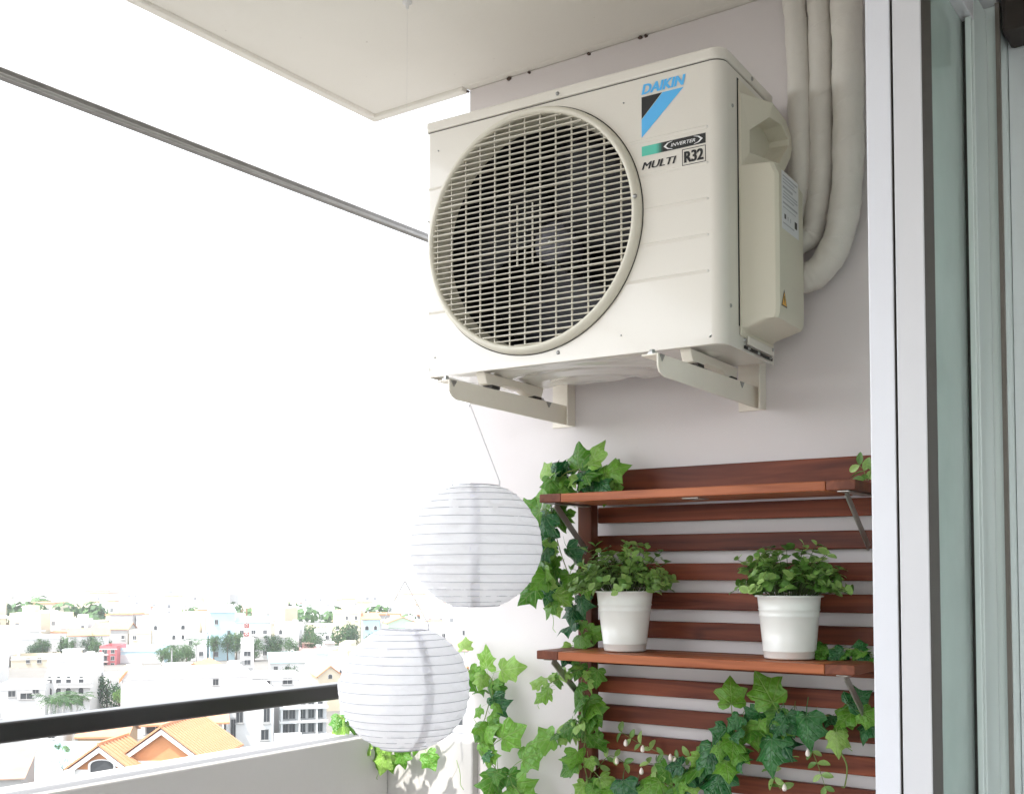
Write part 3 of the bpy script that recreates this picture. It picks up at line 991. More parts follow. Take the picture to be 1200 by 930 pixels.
# ------------------------------------------------------------------ slatted wall panel
YS0, YS1 = -.030, -.008
pn = thing('slatted_panel', 'reddish brown wooden slatted wall panel behind the two shelves', 'wall panel', (.72, -.01, .30))
def loc3(x0, x1, y0, y1, z0, z1, r=pn):
    L = r.location
    return (x0 - L.x, x1 - L.x, y0 - L.y, y1 - L.y, z0 - L.z, z1 - L.z)
XA, XB = .262, 1.235
MB().box(*loc3(XA + .045, XB - .045, YS0, YS1, 1.567, 1.656)).build('top_board', M['wood'], pn, bevel=.003)
MB().box(*loc3(XA + .045, XB - .045, YS0 - .001, YS1, 1.499, 1.546)).build('slat', M['wood'], pn, bevel=.003)
z = 1.4615
sme = None
while z > .36:
    dy = random.uniform(-.0012, .0012)
    MB().box(*loc3(XA + .04, XB - .04, YS0 + dy, YS1 + dy, z - .0485, z)).build('slat', M['wood'], pn, bevel=.003)
    z -= .0837
for xa in (XA, XB - .05):
    MB().box(*loc3(xa, xa + .048, -.072, YS0 - .0018, .30, 1.656)).build('post', M['wood_z'], pn, bevel=.003)

def shelf(z0, z1, x0, x1, yf, label, planks=3):
    t = thing('fold_down_shelf', label, 'shelf', ((x0 + x1) / 2, yf / 2, z0))
    L = t.location
    cw = .072
    dep = (-.075 - yf)
    for i in range(planks):
        ya = yf + dep * i / planks
        MB().box(x0 + cw + .001 - L.x, x1 - cw - .001 - L.x, ya + (.0015 if i else 0) - L.y, ya + dep / planks - .0015 - L.y, 0, z1 - z0).build('plank', M['shelf'], t, bevel=.0025)
    for xa in (x0, x1 - cw):
        MB().box(xa - L.x, xa + cw - L.x, yf + .0008 - L.y, -.0755 - L.y, .0005, z1 - z0 + .0008).build('end_board', M['wood_y'], t, bevel=.0025)
    # folding steel braces
    for xa in (x0 + .030, x1 - .036):
        mb = MB()
        a = Vector((xa - L.x, yf + .035 - L.y, -.004)); b = Vector((xa - L.x, -.078 - L.y, -.135))
        d = (b - a).normalized(); n_ = Vector((0, -d.z, d.y)) * .011
        mb.prism([((a + n_).y, (a + n_).z), ((b + n_).y, (b + n_).z), ((b - n_).y, (b - n_).z), ((a - n_).y, (a - n_).z)], xa - L.x, xa + .004 - L.x, 'x')
        mb.build('brace', M['galv'], t, bevel=.001)
        MB().box(xa - .012 - L.x, xa + .018 - L.x, yf + .01 - L.y, -.08 - L.y, -.0035, -.0005).build('brace_rail', M['galv'], t, bevel=.0008)
    return t
SY = -.285
shelf(1.549, 1.573, .265, 1.171, SY, 'upper brown wooden fold-down shelf with ivy on its end')
shelf(1.106, 1.130, .255, 1.163, SY, 'lower brown wooden fold-down shelf carrying two white pots')
o = MB().box(.70, .745, SY + .03, SY + .10, 1.546, 1.5485).build('catch_plate', M['galv'])
tag(o, 'small steel catch plate under the upper wooden shelf', 'plate')

# ------------------------------------------------------------------ leaf meshes
def ivy_leaf_mesh(name, mat, seed, curl=.25):
    rnd = random.Random(seed)
    # half outline (x, y), base at the origin, tip at y = 1
    half = [(.0, .0), (.10, -.10), (.30, -.16), (.46, -.06), (.52, .10), (.40, .22), (.44, .34), (.58, .52), (.46, .56), (.30, .62), (.20, .76), (.08, .94), (.0, 1.05)]
    out = []
    for (x, y) in half: out.append((x * rnd.uniform(.92, 1.08), y + rnd.uniform(-.02, .02)))
    lef = [(-x * rnd.uniform(.88, 1.1), y + rnd.uniform(-.03, .03)) for x, y in half[1:-1]][::-1]
    ring = out + lef
    n = len(ring)
    def zz(x, y):
        return -curl * (abs(x) ** 1.6) * .9 - curl * .55 * max(0, y - .3) ** 2 + .10 * math.sin(7 * x + 4 * y + seed) * abs(x) + .035 * math.cos(9 * y + seed)
    vts, fcs, vein = [], [], []
    # midrib points
    mid = [(0, .02), (0, .32), (0, .62)]
    for x, y in mid: vts.append((x, y, zz(x, y) + .012)); vein.append(1.0)
    for (x, y) in ring:
        vts.append((x, y, zz(x, y))); vein.append(1.0 if abs(x) < .02 else .0)
    # inner ring (55 %)
    base = len(vts)
    for (x, y) in ring:
        my = min(max(y, .05), .62)
        xi, yi = x * .5, my + (y - my) * .5
        vts.append((xi, yi, zz(xi, yi) + .02)); vein.append(.35)
    for i in range(n):
        j = (i + 1) % n
        fcs.append((3 + i, 3 + j, base + j, base + i))
    def near(y):
        return 0 if y < .2 else (1 if y < .48 else 2)
    for i in range(n):
        j = (i + 1) % n
        a, b = near(ring[i][1]), near(ring[j][1])
        if a == b: fcs.append((base + i, base + j, a))
        else: fcs.append((base + i, base + j, b, a))
    # petiole
    pb = len(vts)
    for (x, y, z_) in ((-.018, .03, .0), (.018, .03, .0), (.014, -.25, -.06), (-.014, -.25, -.06), (.01, -.55, -.22), (-.01, -.55, -.22)):
        vts.append((x, y, z_)); vein.append(1.0)
    fcs += [(pb, pb + 1, pb + 2, pb + 3), (pb + 3, pb + 2, pb + 4, pb + 5)]
    me = bpy.data.meshes.new(name)
    me.from_pydata(vts, [], fcs)
    at = me.attributes.new('vein', 'FLOAT', 'POINT')
    at.data.foreach_set('value', vein)
    me.materials.append(mat)
    me.polygons.foreach_set('use_smooth', [True] * len(fcs))
    me.update()
    return me

IVY = [ivy_leaf_mesh('ivy_leaf', M['ivy'], s, c) for s, c in ((1, .25), (2, .5), (3, .1), (4, .7), (10, 1.0), (11, .45))]
IVYD = [ivy_leaf_mesh('ivy_leaf_dark', M['ivy_dark'], s, c) for s, c in ((5, .4), (6, .7))]
IVYL = [ivy_leaf_mesh('ivy_leaf_young', M['ivy_light'], s, c) for s, c in ((7, .3), (8, .6), (9, .15), (12, 1.0))]

def oval_leaf_mesh(name, mat, w_=.32, curl=.3):
    ys = [0, .2, .45, .7, .9, 1.0]; ws = [.02, .7, 1, .85, .45, .0]
    vts, fcs, vein = [], [], []
    for y, q in zip(ys, ws):
        x = w_ * q
        dz = -curl * (y - .3) ** 2 * .5
        vts += [(-x, y, dz + .10 * q), (0, y, dz), (x, y, dz + .10 * q)]
        vein += [0, 1, 0]
    for i in range(len(ys) - 1):
        a = i * 3
        fcs += [(a, a + 1, a + 4, a + 3), (a + 1, a + 2, a + 5, a + 4)]
    me = bpy.data.meshes.new(name); me.from_pydata(vts, [], fcs)
    at = me.attributes.new('vein', 'FLOAT', 'POINT'); at.data.foreach_set('value', vein)
    me.materials.append(mat); me.polygons.foreach_set('use_smooth', [True] * len(fcs)); me.update()
    return me
OVAL = [oval_leaf_mesh('oval_leaf', M['box'], .36, .3), oval_leaf_mesh('oval_leaf_round', M['box'], .42, .7)]
SLIM = [oval_leaf_mesh('slim_leaf', M['box'], .26, .4)]

def aim(normal, tip, roll=0):
    """rotation whose +Z is close to normal and +Y points along tip"""
    z = Vector(normal).normalized()
    y = Vector(tip); y = (y - z * y.dot(z))
    if y.length < 1e-4: y = Vector((0, 0, -1))
    y.normalize(); x = y.cross(z).normalized()
    m = Matrix((x, y, z)).transposed()
    return m.to_quaternion()

TOCAM = (CAM - Vector((.7, -.1, 1.1))).normalized()

def rvec(s): return Vector((random.gauss(0, s), random.gauss(0, s), random.gauss(0, s)))

def place_leaf(root, me, p, size, normal, tip, name='leaf'):
    return inst(name, me, root, Vector(p) - Vector(root.location), aim(normal, tip), size)

def ivy_strand(root, pts, rad=.0022, name='stem'):
    path = smooth_path(pts, 8)
    L = Vector(root.location)
    MB().tube([p - L for p in path], lambda t: rad * (1 - .5 * t), 6).build(name, M['stem'], root, smooth=True)
    return path

def leafy(root, path, n, size, spread, out=(0, -1, .25), mix=(.6, .1, .3), tipdir=(0, 0, -1), jitter=.5, rng=(.0, 1.0)):
    n = int(n * 1.45)
    for i in range(n):
        f = rng[0] + (rng[1] - rng[0]) * (i + random.random()) / n
        q = f * (len(path) - 1); a = int(q); b = min(a + 1, len(path) - 1)
        p = path[a].lerp(path[b], q - a)
        off = Vector((random.uniform(-1, 1) * spread, random.uniform(-1, .25) * spread * .7, random.uniform(-1, 1) * spread * .7))
        u_ = random.random()
        lib = IVY if u_ < mix[0] else (IVYD if u_ < mix[0] + mix[1] else IVYL)
        s = size * .86 * random.uniform(.55, 1.15) * (.8 if lib is IVYL else 1)
        nrm = Vector(out) + rvec(jitter) 
        tip = Vector(tipdir) + Vector((off.x, 0, off.z)) / max(spread, .01) * .7 + rvec(.25)
        place_leaf(root, random.choice(lib), p + off, s, nrm, tip)

def tendril(root, p, d, n=14, r=.0009, turns=1.0, size=.03):
    pts = []
    for i in range(n):
        t = i / (n - 1)
        a = t * turns * 2 * math.pi
        pts.append(Vector(p) + Vector(d) * t + Vector((math.sin(a), -.2 * math.cos(a), math.cos(a) - 1)) * size * .3 * t)
    L = Vector(root.location)
    MB().tube([q - L for q in pts], r, 5).build('tendril', M['ivy_light'], root, smooth=True)

# ------------------------------------------------------------------ ivy around the shelf post
random.seed(21)
g1 = thing('ivy_vine', 'ivy garland trailing over the left end of both wooden shelves', 'ivy', onY(690, 900, -.09))
a0 = [onY(712, 566, -.12), onY(690, 552, -.14), onY(660, 556, -.19), onY(646, 592, -.16), onY(655, 640, -.16), onY(672, 690, -.15), onY(682, 735, -.12), onY(680, 757, -.12)]
P1 = ivy_strand(g1, a0)
leafy(g1, P1, 13, .078, .035, (-.2, -.75, .6), (.5, .35, .15), (-.3, -.2, -.1), .45, (0, .33))
leafy(g1, P1, 20, .085, .05, (-.15, -1, .25), (.58, .27, .15), (-.15, 0, -1), .45, (.3, .75))
leafy(g1, P1, 8, .07, .03, (0, -1, .25), (.6, .2, .2), (-.1, 0, -1), .4, (.75, 1))
a1 = [onY(646, 600, -.22), onY(642, 640, -.22), onY(640, 680, -.21), onY(648, 712, -.20)]
P1b = ivy_strand(g1, a1)
leafy(g1, P1b, 12, .075, .03, (-.2, -1, .2), (.4, .05, .55), (-.4, 0, -1), .4, (.25, 1))
for (px, py, sz, lib, tip) in ((678, 548, .085, IVY, (-.2, 0, 1)), (690, 545, .09, IVYL, (.2, 0, 1)), (664, 556, .08, IVYD, (-.7, 0, .5)), (708, 556, .08, IVY, (.8, 0, .4)), (696, 560, .085, IVYD, (.5, 0, -.4)),
                               (650, 572, .085, IVY, (-.8, 0, -.3)), (632, 598, .09, IVY, (-.8, 0, -.2)), (640, 604, .085, IVYD, (-.3, 0, -1)), (628, 690, .07, IVY, (-.7, 0, -.8)), (640, 560, .07, IVYL, (-.6, 0, .7))):
    place_leaf(g1, random.choice(lib), onY(px, py, -.16 if py < 575 else -.24), sz, (random.gauss(-.1, .2), -1, .35 + random.gauss(0, .2)), tip)
tendril(g1, onY(645, 712, -.2), Vector((.02, 0, -.07)))
tendril(g1, onY(660, 700, -.2), Vector((-.01, 0, -.06)))
# below the lower shelf
a2 = [onY(688, 776, -.14), onY(680, 810, -.13), onY(686, 850, -.12), onY(684, 890, -.12), onY(690, 925, -.12), onY(690, 990, -.11)]
P2 = ivy_strand(g1, a2)
leafy(g1, P2, 22, .083, .042, (-.15, -1, .25), (.58, .05, .37), (-.25, 0, -1), .42)
a3 = [onY(684, 782, -.16), onY(662, 792, -.18), onY(645, 800, -.19), onY(638, 812, -.19)]
P3 = ivy_strand(g1, a3, .0015)
leafy(g1, P3, 7, .062, .02, (-.1, -1, .4), (.1, 0, .9), (-.7, 0, -.5), .35)
tendril(g1, onY(634, 800, -.19), Vector((-.005, 0, -.075)))
a4 = [onY(686, 840, -.13), onY(665, 858, -.15), onY(655, 870, -.16)]
P4 = ivy_strand(g1, a4, .0015)
leafy(g1, P4, 7, .08, .025, (-.2, -1, .2), (.6, 0, .4), (-.6, 0, -.7), .4)

# ------------------------------------------------------------------ ivy on the parapet return
g2 = thing('ivy_vine', 'ivy garland draped over the parapet corner behind the lower lantern', 'ivy', (-.40, -.05, ZP + .01))
b0 = [onY(398, 838, -.16), onY(430, 868, -.12), onY(470, 862, -.08), onY(510, 845, -.08), onY(540, 800, -.07), onY(560, 785, -.07), onY(578, 800, -.07), onY(570, 835, -.08), onY(562, 870, -.09), onY(585, 905, -.10), onY(610, 930, -.11), onY(630, 980, -.1)]
Q0 = ivy_strand(g2, b0)
leafy(g2, Q0, 9, .085, .025, (.2, -.9, .4), (.7, .1, .2), (0, 0, -1), .4, (0, .3))
leafy(g2, Q0, 12, .078, .030, (.1, -1, .3), (.75, .15, .1), (.1, 0, -1), .4, (.38, .68))
leafy(g2, Q0, 14, .084, .035, (.0, -1, .3), (.8, .1, .1), (.25, 0, -1), .4, (.64, 1))
for (px, py, s, tip) in ((588, 785, .11, (.8, 0, .2)), (570, 782, .10, (.1, 0, .9)), (588, 865, .13, (.9, 0, .5)), (612, 890, .12, (.9, 0, .5)), (544, 760, .07, (-.2, 0, 1)), (603, 917, .13, (.7, 0, -.5)),
                        (440, 885, .07, (.1, 0, -1)), (455, 888, .07, (.4, 0, -1)), (425, 878, .06, (0, 0, -1)), (418, 872, .07, (-.3, 0, -1)), (470, 880, .08, (.3, 0, -1)), (500, 882, .09, (.6, 0, -.8))):
    place_leaf(g2, random.choice(IVY if py > 800 else IVYL), onY(px, py, -.10), s * .74, (.05 + random.gauss(0, .2), -1, .3 + random.gauss(0, .2)), tip)
place_leaf(g2, IVYL[0], onY(448, 878, -.11), .075, (0, -1, .2), (0, 0, -1))
place_leaf(g2, IVYL[1], onY(452, 884, -.115), .07, (.2, -1, .2), (-.3, 0, -1))
tendril(g2, onY(535, 890, -.1), Vector((.03, 0, -.09)))
tendril(g2, onY(443, 895, -.1), Vector((.0, 0, -.05)))

# ------------------------------------------------------------------ ivy across the lower slats
g3 = thing('ivy_vine', 'dark ivy garland swagged across the lower slats', 'ivy', onY(860, 930, -.05))
c0 = [onY(1024, 832, -.06), onY(985, 840, -.07), onY(945, 835, -.09), onY(905, 845, -.10), onY(868, 858, -.11), onY(840, 885, -.11), onY(805, 910, -.10), onY(760, 925, -.09), onY(720, 930, -.09), onY(690, 940, -.08)]
S0 = ivy_strand(g3, c0)
leafy(g3, S0, 9, .075, .025, (.1, -1, .35), (.5, .3, .2), (-.2, 0, -1), .4, (0, .32))
leafy(g3, S0, 27, .085, .045, (.05, -1, .35), (.42, .48, .10), (-.1, 0, -1), .42, (.26, .7))
leafy(g3, S0, 20, .085, .035, (.0, -1, .4), (.5, .4, .1), (-.1, 0, -1), .42, (.6, 1))
for (px, py, s, lib, tip) in ((857, 825, .10, IVY, (-.1, 0, 1)), (905, 822, .12, IVY, (-.5, 0, .8)), (945, 838, .11, IVYD, (.1, 0, -1)), (905, 865, .12, IVYD, (.1, 0, -1)), (835, 875, .12, IVYD, (-.3, 0, -1)), (845, 905, .12, IVYD, (-.2, 0, -1)),
                             (980, 858, .075, IVYL, (.1, 0, -1)), (1010, 835, .07, IVY, (.8, 0, -.4)), (995, 825, .08, IVYD, (.7, 0, .5)), (730, 915, .11, IVYD, (.3, 0, -1))):
    place_leaf(g3, random.choice(lib), onY(px, py, -.125), s * .8, (.05 + random.gauss(0, .15), -1, .35 + random.gauss(0, .2)), tip)
mb = [onY(978, 870, -.11), onY(992, 895, -.115), onY(990, 920, -.115), onY(986, 921, -.115)]
ivy_strand(g3, mb, .0026)
tendril(g3, onY(985, 850, -.12), Vector((.03, 0, -.06)))
tendril(g3, onY(915, 875, -.12), Vector((.05, 0, -.02)))

# small flowering garland
g4 = thing('flower_garland', 'thin garland with small leaves and pale pink buds on the lower slats', 'garland', onY(800, 925, -.05))
def sprig(root, pts, n, size, buds=0, lib=SLIM):
    path = ivy_strand(root, pts, .0013)
    for i in range(n):
        f = (i + .5) / n
        q = f * (len(path) - 1); a = int(q)
        p = path[a]; t = (path[min(a + 1, len(path) - 1)] - path[max(a - 1, 0)]).normalized()
        for s in (-1, 1):
            side = t.cross(Vector((0, -1, 0))).normalized() * s
            place_leaf(root, random.choice(lib), p, size * random.uniform(.7, 1.15), Vector((0, -1, .3)) + rvec(.4), side + t * .6 + rvec(.3))
    for b in range(buds):
        f = random.uniform(.3, 1)
        p = path[int(f * (len(path) - 1))] + Vector((random.uniform(-.02, .02), -.02, random.uniform(-.025, .02)))
        mbb = MB().lathe([(0, -.009), (.0045, -.007), (.0065, -.002), (.0055, .004), (.0025, .010), (0, .012)], 10, 'z')
        mbb.build('flower_bud', M['bud'], root, smooth=True, loc=p - Vector(root.location))
random.seed(5)
sprig(g4, [onY(700, 900, -.06), onY(715, 885, -.07), onY(735, 895, -.07)], 4, .035, 2)
sprig(g4, [onY(800, 890, -.07), onY(770, 880, -.08), onY(745, 868, -.08), onY(725, 855, -.08)], 6, .036, 2)
sprig(g4, [onY(830, 880, -.08), onY(800, 888, -.08), onY(775, 895, -.08), onY(758, 893, -.08)], 6, .034, 3)
sprig(g4, [onY(900, 890, -.08), onY(905, 905, -.085), onY(915, 925, -.085)], 4, .036, 1)
sprig(g4, [onY(950, 875, -.09), onY(960, 900, -.09), onY(968, 925, -.09)], 4, .036, 1)
sprig(g4, [onY(765, 900, -.08), onY(780, 915, -.085), onY(800, 925, -.085)], 4, .034, 0)

g5 = thing('ivy_sprig', 'short ivy sprig lying on the lower shelf beside the pot near the white door', 'ivy', (1.09, -.14, 1.131))
d0 = [Vector((1.03, -.14, 1.15)), Vector((1.07, -.13, 1.16)), Vector((1.12, -.12, 1.155)), Vector((1.16, -.12, 1.145))]
D0 = ivy_strand(g5, d0)
leafy(g5, D0, 9, .06, .012, (.1, -.8, .8), (.7, .3, 0), (-.3, -.3, .1), .35)
g6 = thing('leafy_sprig', 'tiny green sprig on the end of the upper shelf by the white door', 'sprig', (1.15, -.2, 1.574))
sprig(g6, [Vector((1.17, -.20, 1.576)), Vector((1.165, -.20, 1.60)), Vector((1.15, -.20, 1.62))], 3, .035)
sprig(g6, [Vector((1.175, -.20, 1.576)), Vector((1.185, -.205, 1.60)), Vector((1.19, -.21, 1.61))], 3, .032)

# ------------------------------------------------------------------ potted plants
def pot_plant(cx, cy, zb, rim, base, h, label, seed):
    random.seed(seed)
    t = thing('potted_plant', label, 'potted plant', (cx, cy, zb))
    prof = [(0, .003), (base - .004, .003), (base - .002, .0), (base, .004), (base + (rim - base) * .10, h * .12), (base + (rim - base) * .12 + .0012, h * .125), (base + (rim - base) * .12, h * .13)]
    def rz(f): return base + (rim - base) * f
    prof += [(rz(.66), h * .66), (rz(.67) + .0022, h * .675), (rz(.69), h * .69), (rz(.75), h * .755), (rz(.76) + .0022, h * .77), (rz(.78), h * .785),
             (rz(.97), h * .965), (rim + .006, h * .972), (rim + .007, h * .99), (rim + .004, h), (rim - .001, h * .992), (rim - .004, h * .9), (rim - .008, h * .80)]
    MB().lathe(prof, 56).build('pot', M['pot'], t, smooth=True)
    MB().lathe([(rim - .0082, h * .86), (rim * .5, h * .89), (0, h * .90)], 32).build('soil', M['soil'], t, smooth=True)
    nleaf = 0
    V, F, W_ = [], [], []
    for s in range(84):
        a = random.uniform(0, 2 * math.pi)
        el = math.acos(random.uniform(.12, .99))
        d = Vector((math.cos(a) * math.sin(el), math.sin(a) * math.sin(el), math.cos(el) * 1.18))
        L = random.uniform(.07, .118) * (.86 + .34 * math.cos(el)) * (1.12 if random.random() < .2 else 1)
        st = Vector((d.x * .055, d.y * .055, h * .93))
        pts = [st + d * (L * f) + Vector((0, 0, .018 * math.sin(f * math.pi) - .004 * f * f * math.sin(el))) for f in (0, .25, .5, .75, 1)]
        MB().tube(pts, lambda q: .0013 * (1 - .5 * q), 5).build('stem', M['twig'], t)
        for i, f in enumerate((.45, .62, .8, .98)):
            p = st.lerp(pts[-1], f) + Vector((0, 0, .014 * math.sin(f * math.pi)))
            for sd in (0, 1):
                b = a + math.pi / 2 + sd * math.pi + i * 1.35 + random.gauss(0, .4)
                side = Vector((math.cos(b), math.sin(b), .75)) + d * .7
                nrm = d * .9 + Vector((0, 0, .45)) + rvec(.35) - side * .25
                sz = random.uniform(.019, .031)
                q = aim(nrm, side)
                if i >= 2 and nleaf < 290:
                    inst('leaf', random.choice(OVAL), t, p, q, sz); nleaf += 1
                else:
                    m_ = random.choice(OVAL); n0 = len(V)
                    V += [tuple(p + q @ (v.co * sz)) for v in m_.vertices]
                    F += [tuple(n0 + k for k in f_.vertices) for f_ in m_.polygons]
                    W_ += [x.value for x in m_.attributes['vein'].data]
    me = bpy.data.meshes.new('inner_foliage'); me.from_pydata(V, [], F)
    at_ = me.attributes.new('vein', 'FLOAT', 'POINT'); at_.data.foreach_set('value', W_)
    me.materials.append(M['box']); me.polygons.foreach_set('use_smooth', [True] * len(F)); me.update()
    fo = inst('inner_foliage', me, t); fo['kind'] = 'stuff'
    return t
pl_ = onY(732, 692, -.165); pr_ = onY(924.5, 697, -.165)
dl, dr = depth(pl_), depth(pr_)
pot_plant(pl_.x, -.165, 1.1315, 33 * dl / FPX, 24.5 * dl / FPX, pl_.z - 1.131, 'white enamel pot with a small-leaved green plant beside the ivy covered post', 3)
pot_plant(pr_.x, -.165, 1.1315, 36.5 * dr / FPX, 29.5 * dr / FPX, pr_.z - 1.131, 'white enamel pot with a small-leaved green plant near the white door', 11)

# ------------------------------------------------------------------ paper lanterns
def lantern(px, py, wpx, hpx, Y, label, hang, seed, vtop):
    random.seed(seed)
    c = onY(px, py, Y)
    d = depth(c)
    a = wpx / 2 * d / FPX
    b = hpx / 2 * d / FPX
    t = thing('paper_lantern', label, 'lantern', (c.x, c.y, c.z - b))
    nr = 17                               # wire hoops
    openr = .36 * a
    t0 = math.asin(openr / a)
    sub = 4
    prof = []
    rings = []
    for i in range(nr):
        th = math.pi - (t0 + (math.pi - 2 * t0) * i / (nr - 1))
        rings.append((a * math.sin(th), b * math.cos(th) / math.cos(t0) * .985 + b))
    nseg = 72
    mb = MB()
    rows = []
    for i in range(nr - 1):
        for k in range(sub):
            f = k / sub
            r0_, z0_ = rings[i]; r1_, z1_ = rings[i + 1]
            sag = math.sin(math.pi * f)
            rows.append((r0_ + (r1_ - r0_) * f - .0035 * sag, z0_ + (z1_ - z0_) * f, sag))
    rows.append((*rings[-1], 0))
    ph = [random.uniform(0, 6.28) for _ in range(nr)]
    for ri, (r_, z_, sag) in enumerate(rows):
        seg_i = ri // sub
        for k in range(nseg):
            an = 2 * math.pi * k / nseg
            wr = sag * .0036 * (math.sin(an * 9 + ph[seg_i % nr]) + math.sin(an * 17 + 2 * ph[(seg_i * 3) % nr]))
            mb.v.append(((r_ + wr) * math.cos(an), (r_ + wr) * math.sin(an), z_))
    for i in range(len(rows) - 1):
        for k in range(nseg):
            k2 = (k + 1) % nseg
            mb.f.append((i * nseg + k, i * nseg + k2, (i + 1) * nseg + k2, (i + 1) * nseg + k)); mb.m.append(0)
    mb.build('paper_shade', M['paper'], t, smooth=True, recalc=False)
    for i, (r_, z_) in enumerate(rings):
        hoop = [( (r_ + .0004) * math.cos(2 * math.pi * k / 64), (r_ + .0004) * math.sin(2 * math.pi * k / 64), z_ + .0015 * math.sin(2 * math.pi * k / 64 + i)) for k in range(65)]
        MB().tube(hoop, .0015 if i in (0, nr - 1) else .0008, 5, cap=False).build('hoop', M['wire'], t, smooth=True)
    # inner spreader ribbons seen through the paper
    for k in range(3):
        an = R(40 + 120 * k + seed * 13)
        pr2 = MB()
        wv = .013
        tang = Vector((-math.sin(an), math.cos(an), 0)) * wv
        last = None
        for i in range(0, nr):
            r_, z_ = rings[i]
            p = Vector((math.cos(an), math.sin(an), 0)) * (r_ * .985 - .003) + Vector((0, 0, z_))
            if last is not None: pr2.quad(last - tang, last + tang, p + tang, p - tang)
            last = p
        pr2.build('seam_ribbon', M['ribbon'], t)
    zt = rings[-1][1]
    rt = rings[-1][0]
    ap = Vector(hang) - Vector(t.location)
    for sgn in (-1, 1):
        an = YAW + (0 if sgn > 0 else math.pi) + R(8)
        p = Vector((rt * math.cos(an), rt * math.sin(an), zt))
        MB().tube([p + Vector((0, 0, -.004)), p + Vector((0, 0, .012)), p + Vector((0, 0, .016))], .0022, 6).build('clip', M['string'], t)
        ve = Vector((ap.x * (vtop - zt) / (ap.z - zt), ap.y * (vtop - zt) / (ap.z - zt), vtop)) if vtop < ap.z else ap
        MB().tube([p + Vector((0, 0, .014)), ve], .0015, 5).build('string', M['string'], t)
    if vtop < ap.z:
        MB().tube([ve, ap], .00025, 5).build('cord', M['string'], t)
    return t
h1_ = onY(551.5, 470, -.5)
lantern(557.5, 639, 155, 142, -.5, 'white paper lantern hanging from the bracket under the air conditioner', (.1875, -.51, 1.812), 2, 9)
lowc = onY(474, 806, -.56)
lantern(474, 806, 154, 139, -.56, 'white paper lantern hanging lower, in front of the handrail and parapet corner', (lowc.x, -.56, ZC - .003), 4, .46)
o = MB().lathe([(.0, -.02), (.004, -.02), (.005, -.006), (.014, -.004), (.014, -.0005)], 14, c=(lowc.x, -.56, ZC)).build('ceiling_hook', M['white'], smooth=True)
tag(o, 'small white hook in the balcony ceiling', 'hook')

# ------------------------------------------------------------------ the city below
GZ = CAM.z - 27.0
HY = 671.0
_vh = Vector((-math.sin(YAW), math.cos(YAW), 0))

def cpos(px, D):
    q = CAM + (_vh + _r * ((px - 600) / FPX)) * D
    return Vector((q.x, q.y, GZ))
def cz(py, D):
    return CAM.z - (py - HY) / FPX * D - GZ          # height above the ground
def cface(px): return YAW - math.atan((px - 600) / FPX)

for nm, c in (('white', (.60, .60, .595)), ('cream', (.56, .50, .38)), ('grey', (.34, .34, .335)), ('pink', (.50, .13, .14)), ('pale_pink', (.60, .40, .38)), ('pale_blue', (.42, .58, .64)),
              ('pale_green', (.42, .56, .42)), ('buff', (.40, .28, .17))):
    M['c_' + nm] = plain('city_' + nm, c, .85, var=.07, scale=.35, bump=.15, bscale=3)
M['c_orange'] = plain('city_orange_brick', (.46, .21, .095), .85, var=.15, scale=.8, bump=.3, bscale=6)
M['c_tile'] = plain('city_roof_tile', (.48, .235, .125), .8, var=.2, scale=1.2, bump=.4, bscale=8)
M['c_red'] = plain('city_red_wall', (.26, .05, .04), .8, var=.15, scale=.8)
M['c_tin'] = plain('city_tin_roof', (.50, .54, .54), .5, .2, var=.15, scale=.5)
M['c_teal'] = plain('city_teal_roof', (.36, .52, .55), .55, var=.12, scale=.4)
M['c_rust'] = plain('city_rust_roof', (.26, .19, .15), .8, var=.3, scale=.6)
M['c_glass'] = plain('city_window_glass', (.045, .05, .055), .25, var=.3, scale=.4)
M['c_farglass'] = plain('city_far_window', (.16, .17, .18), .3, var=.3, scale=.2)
M['c_shutter'] = plain('city_blue_shutter', (.08, .33, .62), .5, var=.1)
M['c_greenglass'] = plain('city_green_glass', (.12, .36, .33), .3, var=.15, scale=.1)
M['c_trunk'] = plain('tree_bark', (.10, .075, .055), .9, var=.3, scale=2)
M['c_tank'] = plain('water_tank_steel', (.55, .56, .57), .3, .7, var=.1)

def foliage(name, a, b):
    m, t, p = new_mat(name)
    g_ = t.nodes.new('ShaderNodeNewGeometry')
    mx = t.nodes.new('ShaderNodeMix'); mx.data_type = 'RGBA'
    mx.inputs['A'].default_value = (*a, 1); mx.inputs['B'].default_value = (*b, 1)
    t.links.new(g_.outputs['Random Per Island'], mx.inputs['Factor'])
    t.links.new(mx.outputs['Result'], p.inputs['Base Color'])
    p.inputs['Roughness'].default_value = .6
    tr = t.nodes.new('ShaderNodeBsdfTranslucent'); t.links.new(mx.outputs['Result'], tr.inputs['Color'])
    ms = t.nodes.new('ShaderNodeMixShader'); ms.inputs[0].default_value = .25
    t.links.new(p.outputs[0], ms.inputs[1]); t.links.new(tr.outputs[0], ms.inputs[2])
    t.links.new(ms.outputs[0], t.nodes['Material Output'].inputs['Surface'])
    return m
M['f_dark'] = foliage('tree_foliage_dark', (.014, .05, .022), (.04, .11, .035))
M['f_mid'] = foliage('tree_foliage_mid', (.022, .07, .022), (.07, .16, .04))
M['f_light'] = foliage('tree_foliage_light', (.07, .16, .03), (.16, .28, .06))

# ground: one sheet to the horizon, inside the haze
mg = MB()
gc = CAM + _vh * 1500
mg.quad((gc.x - 3800, gc.y - 3800, GZ), (gc.x + 3800, gc.y - 3800, GZ), (gc.x + 3800, gc.y + 3800, GZ), (gc.x - 3800, gc.y + 3800, GZ))
o = mg.build('ground', plain('city_ground', (.14, .135, .125), .9, var=.35, scale=.05))
tag(o, 'pale streets and yards of the city', kind='structure')

